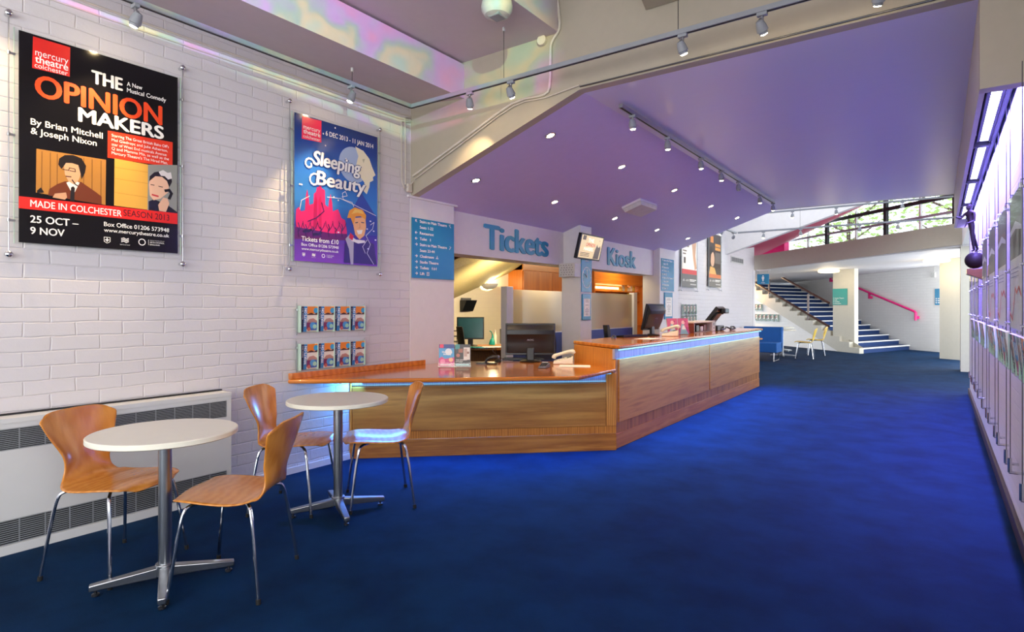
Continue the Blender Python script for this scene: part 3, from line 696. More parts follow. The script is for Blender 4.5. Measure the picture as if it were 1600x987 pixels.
def chair_shell():
    prof = [(.245, .424), (.225, .440), (.18, .450), (.10, .449), (.02, .442), (-.06, .436), (-.12, .438), (-.165, .452), (-.195, .485), (-.215, .535), (-.235, .60), (-.255, .67), (-.272, .735), (-.283, .775), (-.288, .795)]
    hw = [.115, .165, .203, .226, .233, .226, .205, .172, .140, .128, .150, .186, .212, .217, .206]
    P = smoothstep([(a, z, h) for (a, z), h in zip(prof, hw)], 3); n = 14
    b = MB(); V = []
    for i, (x, z, h) in enumerate(P):
        row = []; u = i / (len(P) - 1); back = max(0, min(1, (z - .455) / .12)) if u > .5 else 0
        q = P[min(i + 1, len(P) - 1)]; p = P[max(i - 1, 0)]
        d = Vector((q[0] - p[0], q[1] - p[1])).normalized(); nrm = Vector((-d.y, d.x)) * -1     # sits on / leans on this side
        for k in range(n + 1):
            s = -1 + 2 * k / n
            ss = math.sin(s * PI / 2) * .35 + s * .65
            edge = 1.0
            fw = back * .045 * s * s - (1 - back) * .0
            dip = -(1 - back) * .016 * s * s + (1 - back) * .012 * (abs(s) ** 4 if u < .5 else 0)
            tip = -.022 * s * s if i < 4 else 0; tipb = -.055 * abs(s) ** 5 * max(0, (u - .86) / .14)
            row.append(b.v((x + fw + tip, ss * h, z + dip + tipb)))
        V.append(row)
    k = b.mi('chairwood')
    for i in range(len(V) - 1):
        for j in range(n): b.bm.faces.new((V[i][j], V[i][j + 1], V[i + 1][j + 1], V[i + 1][j])).material_index = k
    return b
def shell_chair(label, loc, rz):
    t = thing('shell_chair', label, 'chair', loc, rz, 'wooden shell chairs at the cafe tables')
    o = chair_shell().build('shell', t, smooth=60); s = o.modifiers.new('ply', 'SOLIDIFY'); s.thickness = .011; s.offset = 0
    s2 = o.modifiers.new('sub', 'SUBSURF'); s2.levels = 1; s2.render_levels = 1
    b = MB(); b.cyl((0, 0, .412), (0, 0, .431), .075, 'darksteel', n=20); b.build('seat_mount', t)
    for sx, sy in ((1, 1), (1, -1), (-1, 1), (-1, -1)):
        pth = [(sx * .02, sy * .03, .418), (sx * .09, sy * .12, .420), (sx * .135, sy * .175, .414), (sx * .152, sy * .195, .385), (sx * .17, sy * .21, .28), (sx * .205, sy * .24, .006)]
        b = MB(); b.tube(smoothstep(pth, 4), .0085, 'chrome', 10); lg = b.build('leg', t)
        b = MB(); b.cyl((sx * .205, sy * .24, 0), (sx * .203, sy * .238, .022), .011, 'rubber', n=12); b.build('foot', lg)
        b = MB(); b.cyl((sx * .10, sy * .13, .424), (sx * .10, sy * .13, .434), .013, 'rubber', n=10); b.build('seat_buffer', lg)
    return t
ch = shell_chair('wooden shell chair with its back to the wall heater', (-3.435, 1.305, 0), math.radians(23))
dup(ch, (-2.765, 1.565, 0), math.radians(216), 'wooden shell chair out on the open carpet, back to the counter, at the heater table')
dup(ch, (-3.50, 2.385, 0), math.radians(33), 'wooden shell chair close to the brick wall under the counter tip')
dup(ch, (-3.12, 2.79, 0), math.radians(233), 'wooden shell chair with blue-lit seat in front of the ticket desk panel')

# ------------------------------------------------------------------ wall heater
t = thing('wall_heater', 'long pale enamel wall heater with dark slatted grilles behind the cafe table', 'heater', (UL, .2, 0))
HL = 2.045; FX = .14
b = MB(); b.box(.0, FX - .006, 0, HL - .002, .0, .70, 'vinyl'); b.box(0, FX + .004, 0, HL, .70, .726, 'vinyl')
b.box(FX - .006, FX, 0, HL - .036, .185, .556, 'vinyl'); b.box(FX - .006, FX, 0, HL - .036, .672, .6995, 'vinyl'); b.box(FX - .006, FX + .006, 0, HL, 0, .05, 'vinyl'); b.box(FX - .006, FX, HL - .036, HL, .0501, .6995, 'vinyl')
b.build('casing', t, smooth=0)
for z0, z1 in ((.056, .180), (.560, .668)):
    b = MB(); b.box(FX - .0058, FX - .004, .02, HL - .035, z0, z1, 'darkvoid')
    k = 0; z = z0
    while z < z1 + .001: b.box(FX - .004, FX + .001, 0, HL - .035, z - .002, z + .002, 'grey'); z += (z1 - z0) / 11
    y = HL - .035
    while y > 0: b.box(FX - .003, FX + .0006, y - .0025, y + .0025, z0, z1, 'grey'); y -= .115
    b.build('grille', t, smooth=0)
b = MB(); b.box(0, .02, 0, HL, .728, .736, 'blackm'); b.build('gap_shade', t)  # black strip standing for the shade in the gap along the wall

# ------------------------------------------------------------------ posters
def hang(t, x0, x1, y0, y1, back=.036, gz=.02, thick=.008):
    """clear panel, two steel rods with stand-offs; local x right, y up, z off the wall"""
    b = MB(); b.box(x0 - .02, x1 + .02, y0 - .008, y1 + .008, -.006, .0, 'acrylic'); b.build('clear_panel', t)
    b = MB(); b.box(x0 - .022, x0 - .018, y0 - .008, y1 + .008, -.006, .0, 'edge'); b.box(x1 + .018, x1 + .022, y0 - .008, y1 + .008, -.006, 0, 'edge'); b.build('panel_edge', t)
    for x in (x0 - .045, x1 + .03):
        b = MB(); b.cyl((x, y0 - .07, .004), (x, y1 + .075, .004), .0028, 'steel', n=8); rd = b.build('rod', t)
        for y in (y0 - .07, y1 + .075):
            b = MB(); b.cyl((x, y, -back), (x, y, .008), .011, 'chrome', n=14); b.ball((x, y, .008), .019, 'chrome', 14, (1, 1, .7)); b.build('stand_off', rd)
        for y in (y0 + .1 * (y1 - y0), y0 + .5 * (y1 - y0), y1 - .12 * (y1 - y0)):
            b = MB(); b.cyl((x, y - .008, .004), (x, y + .008, .004), .008, 'steel', n=10); b.box(x, x + (.03 if x < x0 else -.02), y - .006, y + .006, -.002, .006, 'steel'); b.build('clip', rd)
UP = UL + .04
class Pick:
    """lays print out on a panel from measured sight lines"""
    def __init__(s, u, v0, z0, sc, ox=0, oy=0): s.u, s.v0, s.z0, s.sc, s.ox, s.oy = u, v0, z0, sc, ox, oy
    def __call__(s, x, y):
        v, z = on_wall(x / s.sc + s.ox, y / s.sc + s.oy, s.u); return (v - s.v0, z - s.z0)
    def poly(s, b, pts, m): b.poly([s(*p) for p in pts][::-1], m)
    def line(s, b, pts, wd, m): b.line([s(*p) for p in pts], wd, m)
    def text(s, b, t, p, q, h, m, bold=.02, shear=0., cap_fix=True, dz=0):
        a, c = s(*p), s(*q); hh = s(p[0], p[1] - h)[1] - a[1]
        b.text(t, a[0], (a[1] + c[1]) / 2 if cap_fix else a[1], hh, m, c[0] - a[0], bold, 'L', 0., shear)
W1 = on_wall(67 / 2.2952, 868 / 2.2952, UP); W2 = on_wall(637 / 2.2952, 283 / 2.2952, UP)
pw, ph = W2[0] - W1[0], 1.175
t = thing('theatre_poster', 'black theatre poster with orange and white lettering and two photographs over the wall heater', 'poster', (UP, W1[0], W1[1]), rot=FACE_R)
hang(t, 0, pw, 0, ph)
K = Pick(UP, W1[0], W1[1], 2.2952)
b = MB(); b.zl = .0004; b.rect(0, pw, 0, ph, 'blackink')
K.poly(b, [(118, 130), (252, 170), (250, 275), (115, 243)], 'red')
K.text(b, 'mercury', (126, 200), (245, 228), 24, 'ink', .0); K.text(b, 'theatre', (126, 226), (244, 250), 25, 'ink', .02); K.text(b, 'colchester', (124, 242), (243, 270), 17, 'ink', .0)
K.text(b, 'THE', (330, 300), (438, 322), 45, ink('f4f0e6'), .035)
K.text(b, 'A New', (455, 309), (510, 321), 15, 'ink', .01); K.text(b, 'Musical Comedy', (455, 333), (595, 363), 15, 'ink', .01)
K.text(b, 'OPINION', (128, 352), (579, 440), 76, ink('ec4a1c'), .03)
K.text(b, 'MAKERS', (283, 440), (585, 493), 48, ink('f6f3ea'), .04)
K.text(b, 'By Brian Mitchell', (110, 448), (368, 495), 22, 'ink', .015); K.text(b, '& Joseph Nixon', (110, 480), (346, 522), 22, 'ink', .015)
K.poly(b, [(386, 468), (619, 510), (618, 600), (385, 565)], ink('e0371c'))
for i, s in enumerate(("Starring The Great British Bake Off's", 'Mel Giedroyc and Julie Atherton,', 'star of West End musicals Avenue', 'Q and Mamma Mia, as well as the', "Mercury Theatre's The Hired Man.")):
    K.text(b, s, (400, 491 + i * 16.2), (605 - (i % 3) * 4, 530 + i * 14), 10, 'ink', .0)
# photograph of a man in a brown jacket, panelled wall behind him
K.poly(b, [(130, 533), (380, 573), (378, 735), (128, 690)], ink('b07a36'))
for x in (150, 180, 205, 300, 330, 362): K.line(b, [(x, 540 + (x - 130) * .16), (x - 1, 692 + (x - 130) * .17)], .004, ink('7d5222'))
K.poly(b, [(172, 698), (176, 678), (205, 660), (232, 650), (290, 652), (345, 690), (364, 705), (364, 733), (290, 721), (172, 700)], ink('6e3418'))
K.poly(b, [(237, 655), (262, 700), (285, 655), (262, 645)], ink('efe9df')); K.poly(b, [(254, 672), (262, 668), (268, 674), (266, 722), (250, 720)], ink('221c1c'))
K.poly(b, [(228, 590), (232, 575), (270, 572), (290, 592), (290, 620), (282, 645), (265, 662), (245, 650), (232, 625)], ink('d8a47c'))
K.poly(b, [(208, 590), (212, 568), (232, 556), (262, 556), (292, 568), (308, 595), (304, 620), (292, 643), (288, 622), (280, 592), (258, 585), (236, 584), (228, 596), (220, 606)], ink('1c1613'))
K.line(b, [(224, 607), (246, 611), (248, 602), (268, 606), (270, 616), (250, 612)], .004, ink('2a1c14')); K.line(b, [(236, 632), (254, 634)], .006, ink('4a2a1c')); K.line(b, [(258, 645), (270, 662), (278, 666)], .006, ink('2a1610'))
K.poly(b, [(188, 708), (196, 694), (236, 690), (240, 708), (232, 716)], ink('c99a76')); K.poly(b, [(132, 683), (146, 672), (158, 690), (132, 692)], ink('1a1616'))
# photograph of a woman on the telephone
K.poly(b, [(410, 568), (530, 590), (528, 752), (408, 737)], ink('d9a648'))
for y in (600, 640, 690): K.line(b, [(412, y), (529, y + 18)], .003, ink('c08a34'))
K.poly(b, [(530, 590), (635, 592), (634, 768), (528, 754)], ink('8d8f88'))
K.poly(b, [(532, 722), (552, 714), (600, 735), (634, 760), (634, 768), (532, 754)], ink('14161c'))
K.poly(b, [(533, 662), (537, 640), (556, 626), (590, 632), (606, 655), (602, 690), (575, 712), (550, 718), (536, 700)], ink('e4b79a'))
K.poly(b, [(534, 650), (536, 632), (552, 618), (585, 612), (612, 628), (616, 652), (606, 672), (598, 650), (580, 634), (556, 632)], ink('1a1216'))
K.poly(b, [(568, 616), (584, 610), (600, 620), (612, 618), (616, 640), (602, 644), (590, 632), (576, 630)], ink('d8d2d2'))
K.line(b, [(592, 684), (606, 682), (614, 694), (606, 712)], .018, ink('0d0d10')); K.line(b, [(545, 698), (566, 704)], .01, ink('c02c38'))
K.line(b, [(540, 662), (552, 664)], .005, ink('2a1c1a')); K.line(b, [(568, 668), (582, 671)], .005, ink('2a1c1a'))
K.poly(b, [(566, 735), (584, 708), (600, 712), (606, 730), (594, 760), (570, 756)], ink('deb095'))
K.poly(b, [(67, 703), (635, 765), (635, 804), (66, 746)], 'red')
K.text(b, 'MADE IN COLCHESTER', (108, 743), (435, 774), 24, 'ink', .01); K.text(b, 'SEASON 2013', (442, 775), (606, 790), 22, ink('160c0c'), .0)
K.text(b, '25 OCT –', (108, 800), (280, 810), 25, 'ink', .02); K.text(b, '9 NOV', (108, 838), (230, 848), 25, 'ink', .02)
K.text(b, 'Box Office 01206 573948', (372, 813), (605, 830), 15, 'ink', .012); K.text(b, 'www.mercurytheatre.co.uk', (372, 832), (605, 850), 13, 'ink', .012)
def small_logos(b, K, a, c, d, e, s):
    x, y = K(*a); b.line([(x - .016 * s, y + .016 * s), (x - .016 * s, y - .01 * s), (x, y - .02 * s), (x + .016 * s, y - .01 * s), (x + .016 * s, y + .016 * s), (x - .016 * s, y + .016 * s)], .003, 'ink'); b.line([(x - .009 * s, y), (x + .009 * s, y)], .006, 'ink'); b.line([(x, y + .01 * s), (x, y - .01 * s)], .006, 'ink')
    x, y = K(*c)
    for i in (-1, 0, 1): b.line([(x - .02 * s, y + i * .010 * s), (x - .007 * s, y + i * .010 * s + .005 * s), (x + .007 * s, y + i * .010 * s - .003 * s), (x + .02 * s, y + i * .010 * s + .004 * s)], .005, 'ink')
    b.text('Essex County Council', x, y - .03 * s, .006 * s, 'ink', .055 * s, .0, 'C')
    x, y = K(*d); r = .019 * s; b.line([(x + r * math.cos(i * PI / 10), y + r * math.sin(i * PI / 10)) for i in range(21)], .005, 'ink')
    x, y = K(*e); b.line([(x - .008, y - .014 * s), (x - .008, y + .02 * s)], .002, 'ink'); b.text('ARTS COUNCIL', x, y, .0085 * s, 'ink', .088 * s, .01); b.text('ENGLAND', x, y - .015 * s, .0085 * s, 'ink', .06 * s, .01)
    b.text('Supported using public funding by', x, y + .015 * s, .0045 * s, 'ink', .088 * s)
small_logos(b, K, (383, 860), (447, 862), (508, 868), (536, 871), 1.)
b.build('print', t, smooth=0, recalc=False)

def ramp_print(name, stops, lo, hi):
    k = NT(name); tc = k.n('ShaderNodeTexCoord'); sp = k.n('ShaderNodeSeparateXYZ'); k.l(tc.outputs['Object'], sp.inputs[0])
    mr = k.n('ShaderNodeMapRange'); mr.inputs[1].default_value = lo; mr.inputs[2].default_value = hi; k.l(sp.outputs['Y'], mr.inputs[0])
    k.l(k.ramp(mr.outputs[0], [(p, hx(c)) for p, c in stops]), k.b.inputs['Base Color']); k.b.inputs['Roughness'].default_value = .18; return k.m
K = Pick(UP, 0, 0, 2.9028, 380, 120); W1 = K(232, 832); W2 = K(608, 275); pw = W2[0] - W1[0]; ph = 1.17
K = Pick(UP, W1[0], W1[1], 2.9028, 380, 120)
t = thing('theatre_poster', 'blue theatre poster with white script lettering and pink towers beside the blue direction sign', 'poster', (UP, W1[0], W1[1]), rot=FACE_R)
hang(t, 0, pw, 0, ph)
b = MB(); b.zl = .0004
b.rect(0, pw, 0, ph, ramp_print('poster_sky_print', [(0, '#7a3bb0'), (.14, '#5a2482'), (.24, '#3a3f9c'), (.42, '#3f87cf'), (.62, '#2f6cc0'), (.85, '#123c8e'), (1, '#0c2a6e')], 0, ph))
mx, my = K(500, 400); b.disc(mx, my, .155, ink('9fb4d6'), n=40)
K.poly(b, [(508, 316), (545, 336), (572, 372), (584, 408), (600, 446), (588, 455), (590, 470), (574, 478), (572, 500), (560, 532), (546, 518), (550, 480), (520, 440), (512, 400), (522, 360)], ink('e9e2c4'))
K.poly(b, [(540, 374), (552, 372), (546, 392)], ink('b8b494'))
K.poly(b, [(267, 178), (355, 200), (354, 298), (265, 280)], ink('ee2350'))
K.text(b, 'mercury', (273, 236), (349, 252), 19, 'ink', .0); K.text(b, 'theatre', (273, 257), (349, 272), 19, 'ink', .02); K.text(b, 'colchester', (272, 276), (349, 292), 14, 'ink', .0)
K.text(b, '6 DEC 2013 - 11 JAN 2014', (374, 266), (590, 325), 21, 'ink', .012)
# distant blue mountains, pink towers
K.poly(b, [(470, 640), (500, 590), (535, 525), (548, 545), (575, 590), (606, 640), (606, 720), (470, 720)], ink('2c4a9e'))
tw = [(238, 640), (240, 600), (252, 590), (262, 610), (280, 605), (283, 545), (290, 510), (297, 548), (300, 580), (318, 575), (320, 530), (330, 522), (334, 500), (342, 500), (349, 470), (356, 505), (370, 515), (372, 580), (386, 592), (388, 565), (396, 530), (403, 570), (406, 610), (430, 600), (445, 640), (462, 650), (470, 700), (470, 730), (238, 720)]
K.poly(b, tw, ink('e02a68'))
K.poly(b, [(320, 575), (328, 530), (336, 560), (334, 690), (318, 690)], ink('b8184e')); K.poly(b, [(340, 560), (352, 540), (356, 690), (342, 690)], ink('c81d56'))
K.poly(b, [(234, 680), (300, 690), (400, 710), (470, 712), (470, 742), (232, 735)], ink('5c1650'))
for x in (252, 285, 318, 352, 388, 420, 448):
    h = 40 + (x * 7) % 30
    K.line(b, [(x, 725), (x - 4, 700), (x + 3, 725 - h * .7), (x - 3, 725 - h)], .008, ink('2a0c38')); K.line(b, [(x, 700), (x + 12, 680), (x + 18, 662)], .005, ink('2a0c38')); K.line(b, [(x - 2, 692), (x - 13, 674), (x - 15, 655)], .005, ink('2a0c38'))
K.line(b, [(292, 655), (330, 640), (365, 610), (355, 570)], .008, ink('3a1040'))
for x, y in ((285, 698), (330, 712)): K.poly(b, [(x - 18, y), (x - 6, y - 6), (x + 10, y - 4), (x + 24, y - 12), (x + 26, y - 2), (x + 14, y + 6), (x - 12, y + 8)], ink('140818'))
for x, y in ((416, 232), (372, 312), (362, 258), (466, 372), (410, 545), (430, 560), (255, 487)): q = K(x, y); b.disc(q[0], q[1], .007, 'ink', n=8)
# smiling blond man in a dark coat with a white ruff
K.poly(b, [(455, 842), (460, 760), (490, 738), (520, 752), (560, 742), (592, 760), (604, 852)], ink('2a1c58'))
K.poly(b, [(462, 735), (480, 715), (500, 730), (498, 850), (486, 850), (478, 780)], ink('b8b4c8')); K.poly(b, [(488, 722), (510, 738), (550, 742), (552, 752), (520, 756), (490, 744)], ink('f0ecec')); K.poly(b, [(484, 706), (500, 722), (494, 742), (478, 730)], ink('d8263c'))
K.poly(b, [(502, 640), (552, 636), (556, 680), (548, 720), (526, 738), (506, 715), (498, 672)], ink('f2b67e'))
K.poly(b, [(470, 640), (480, 606), (505, 592), (540, 604), (556, 628), (554, 648), (530, 632), (508, 634), (498, 672), (486, 640)], ink('f0a02c')); K.poly(b, [(490, 622), (505, 600), (535, 606), (545, 622), (515, 616)], ink('f6c860'))
K.poly(b, [(512, 696), (540, 694), (536, 712), (520, 714)], ink('fbf6ee')); K.line(b, [(508, 662), (518, 660)], .008, ink('26323c')); K.line(b, [(534, 660), (546, 662)], .008, ink('26323c')); K.line(b, [(526, 664), (528, 684), (522, 686)], .004, ink('c07c48'))
for pts in ([(590, 850), (560, 800), (575, 760), (555, 720), (585, 690), (592, 660), (575, 672)], [(560, 740), (540, 770), (552, 800)], [(445, 545), (470, 540), (462, 520), (448, 528), (452, 556), (492, 570), (500, 590)], [(300, 540), (262, 560), (255, 600)], [(380, 545), (440, 552), (500, 580), (600, 630)]): K.line(b, pts, .0045, 'ink')
for x, y in ((575, 655), (590, 700), (560, 690), (598, 740), (565, 780), (262, 488), (430, 705)): q = K(x, y); b.disc(q[0], q[1], .011, ink('e8e4f4'), .006, 10)
# title in white script
for m, bo, dx in ((ink('12306e'), .085, 0), ('ink', .03, 0)):
    K.text(b, 'Sleeping', (316, 398), (526, 442), 62, m, bo, .12, True); K.text(b, 'Beauty', (330, 490), (548, 526), 62, m, bo, .12, True)
for cx, cy, r in ((298, 395, 1), (322, 470, 1.25)):
    q = K(cx, cy); b.line([(q[0] + .05 * r * math.cos(a) * (1 - .06 * i), q[1] + .05 * r * math.sin(a) * (1 - .06 * i)) for i, a in enumerate([.6 + k * .55 for k in range(12)])], .014, 'ink')
K.text(b, 'Tickets from £10', (262, 745), (430, 758), 21, 'ink', .015); K.text(b, 'Box Office 01206 573948', (262, 766), (430, 780), 13, 'ink', .01); K.text(b, 'www.mercurytheatre.co.uk', (262, 784), (430, 798), 11, 'ink', .01)
small_logos(b, K, (272, 805), (317, 808), (361, 812), (381, 814), .72)
b.build('print', t, smooth=0, recalc=False)

# ------------------------------------------------------------------ blue signs
def arrow(b, x, y, s, d):
    ca, sa = math.cos(d), math.sin(d); R = lambda p: (x + p[0] * ca - p[1] * sa, y + p[0] * sa + p[1] * ca)
    b.line([R((-s, 0)), R((s * .85, 0))], s * .42, 'ink'); b.line([R((.1 * s, s * .85)), R((s, 0)), R((.1 * s, -s * .85))], s * .42, 'ink')
def man(b, x, y, h, m='ink'):
    b.disc(x, y + h * .88, h * .10, m, n=12); b.poly([(x - h * .17, y + h * .74), (x + h * .17, y + h * .74), (x + h * .2, y + h * .4), (x + h * .12, y + h * .4), (x + h * .1, y), (x + .02 * h, y), (x, y + h * .36), (x - .02 * h, y), (x - h * .1, y), (x - h * .12, y + h * .4), (x - h * .2, y + h * .4)][::-1], m)
def stairs_icon(b, x, y, s, f=1):
    b.line([(x - f * s, y - s), (x - f * s * .3, y - s), (x - f * s * .3, y - .2 * s), (x + f * .4 * s, y - .2 * s), (x + f * .4 * s, y + .6 * s), (x + f * s, y + .6 * s)], s * .35, 'ink'); b.disc(x - f * s * .2, y + s, s * .3, 'ink', n=10)
def lift_icon(b, x, y, s):
    b.line([(x - s, y - s), (x + s, y - s), (x + s, y + s), (x - s, y + s), (x - s, y - s)], s * .3, 'ink'); man(b, x, y - s * .7, s * 1.5)
def hanger(b, x, y, s): b.line([(x, y + s * .5), (x + s, y - s * .5), (x - s, y - s * .5), (x, y + s * .5), (x, y + s), (x + s * .3, y + s * 1.2)], s * .3, 'ink')
def sign_board(name, label, u, v0, v1, z0, z1, rows, textk=1.):
    t = thing(name, label, 'sign', (u, v0, z0), rot=FACE_R); W, H = v1 - v0, z1 - z0
    b = MB(); b.box(0, W, 0, H, 0, .008, 'sign'); b.build('board', t, bevel=.001)
    b = MB(); b.zl = .0085; n = len(rows); p = H * .97 / n
    for i, (ar, s, wd, ic) in enumerate(rows):
        y = H - p * (i + 1) + p * .26; h = p * .46
        if ar is not None: arrow(b, .055, y + h / 2, h * .55, ar)
        b.text(s, .105, y, h, 'ink', wd * W, .03)
        x = .105 + wd * W + .05
        for c in ic:
            {'m': lambda: man(b, x, y - .003, h * 1.25), 's': lambda: stairs_icon(b, x, y + h * .5, h * .55, -1), 'S': lambda: stairs_icon(b, x, y + h * .5, h * .55, 1), 'l': lambda: lift_icon(b, x, y + h * .5, h * .6), 'h': lambda: hanger(b, x, y + h * .4, h * .6), 'w': lambda: (b.disc(x, y + h * .3, h * .4, 'ink', n=14), b.disc(x, y + h * .3, h * .22, 'sign', n=12), b.line([(x - h * .1, y + h), (x, y + h * .5), (x + h * .4, y + h * .45)], h * .2, 'ink'))}[c](); x += h * 1.1
    b.build('lettering', t, smooth=0, recalc=False); return t
sign_board('direction_sign', 'blue direction sign with ten white lines on the pier before the Tickets lettering', UL + .013, 4.128, 4.744, 1.608, 2.196,
           [(2.36, 'Stairs to Main Theatre', .64, 's'), (None, 'Seats 1-22', .31, ''), (PI, 'Restaurant', .32, ''), (PI, 'Toilet', .16, 'm'), (0, 'Stairs to Main Theatre', .64, 'S'), (None, 'Seats 23-44', .34, ''), (0, 'Cloakroom', .32, 'h'), (0, 'Studio Theatre', .43, ''), (0, 'Toilets', .20, 'mwm'), (0, 'Lift', .10, 'l')])
sign_board('direction_sign', 'blue direction sign with white lettering on the pier beyond the Kiosk lettering', -4.149, 10.46, 11.10, 1.625, 2.225,
           [(2.36, 'Stairs to Main Theatre', .68, 's'), (None, 'Seats 1-22', .34, ''), (PI, 'Restaurant', .4, ''), (PI, 'Toilets', .26, 'mw'), (PI, 'Lift', .13, 'l'), (0, 'Stairs to Main Theatre', .68, 'S'), (None, 'Seats 23-44', .36, ''), (0, 'Restaurant', .4, ''), (0, 'Toilet', .2, 'm')])
# lettering fixed to the fascia: each word is one sign of cut letters
def cut_word(name, label, s, v0, v1, z0, h):
    t = thing(name, label, 'sign', (-4.27, v0, z0), rot=FACE_R)
    vs_, fs = text_geo(s, .0); k = h / cap(); x0 = min(p[0] for p in vs_); x1 = max(p[0] for p in vs_); kx = (v1 - v0) / (x1 - x0)
    b = MB(); i = b.mi('letter')
    for n_, (dx, dy) in enumerate(((-.017, 0), (-.006, .006), (.006, -.006), (.017, 0))):       # heavy strokes
        lo = [b.v(((p[0] - x0) * kx + dx, p[1] * k + dy, .0)) for p in vs_]; hi = [b.v(((p[0] - x0) * kx + dx, p[1] * k + dy, .014 + n_ * .0004)) for p in vs_]
        cnt = {}
        for f in fs:
            for a, c in zip(f, f[1:] + f[:1]): cnt[(a, c)] = 1
            b.bm.faces.new([hi[q] for q in f]).material_index = i
        for (a, c) in cnt:
            if (c, a) not in cnt: b.bm.faces.new((lo[a], lo[c], hi[c], hi[a])).material_index = i
    b.build('letters', t, smooth=30, recalc=False)
cut_word('lettering_sign', 'teal cut-out Tickets lettering on the white fascia over the low desk', 'Tickets', 5.40, 6.755, 2.0, .28)
cut_word('lettering_sign', 'teal cut-out Kiosk lettering on the white fascia over the tall counter', 'Kiosk', 8.54, 9.585, 1.995, .275)
# clock panel, notice frames
t = thing('clock_panel', 'blue clock panel with white dial on the white pillar under the screen', 'clock', (-3.999, 7.19, 1.535), rot=FACE_R)
b = MB(); b.box(0, .295, 0, .50, 0, .010, 'sign'); b.build('board', t, bevel=.001)
b = MB(); b.zl = .0105; cx, cy, r = .15, .20, .125
b.line([(cx + r * math.cos(i * PI / 24), cy + r * 1.15 * math.sin(i * PI / 24)) for i in range(49)], .008, 'ink')
for k in range(12): a = k * PI / 6; b.line([(cx + r * .84 * math.cos(a), cy + r * .97 * math.sin(a)), (cx + r * .93 * math.cos(a), cy + r * 1.06 * math.sin(a))], .006, 'ink')
b.text('12', cx, cy + .095, .018, 'ink', None, .0, 'C'); b.text('6', cx, cy - .12, .018, 'ink', None, .0, 'C')
b.text('Performance', .15, .455, .018, 'ink', .16, .01, 'C'); b.text('ends at', .15, .425, .018, 'ink', .09, .01, 'C'); b.build('dial', t, smooth=0, recalc=False)
b = MB(); b.zl = .016; b.line([(cx, cy - .01), (cx, cy + .105)], .010, 'ink'); b.build('minute_hand', t)
b = MB(); b.zl = .015; b.line([(cx, cy), (cx - .06, cy + .045)], .012, 'blackink'); b.build('hour_hand', t)
def notice(label, u, v0, v1, z0, z1):
    t = thing('notice_frame', label, 'notice', (u, v0, z0), rot=FACE_R); W, H = v1 - v0, z1 - z0
    b = MB(); b.box(0, W, 0, H, 0, .018, 'sign'); b.build('frame', t, bevel=.004)
    b = MB(); b.zl = .0186; b.rect(.035, W - .03, .05, H * .82, 'paper')
    R = random.Random(5); y = H * .76
    while y > .07:
        hw = R.uniform(.25, .75) * (W - .1) / 2; b.rect(W / 2 - hw, W / 2 + hw, y - .004, y + .002, 'greyp'); y -= .022 if R.random() < .75 else .045
    b.build('paper_sheet', t, smooth=0, recalc=False)
notice('blue-framed white notice on the pillar under the clock panel', -3.999, 7.205, 7.45, 1.145, 1.505)
notice('blue-framed tall white notice under the far direction sign', -4.149, 10.60, 11.0, 1.10, 1.60)

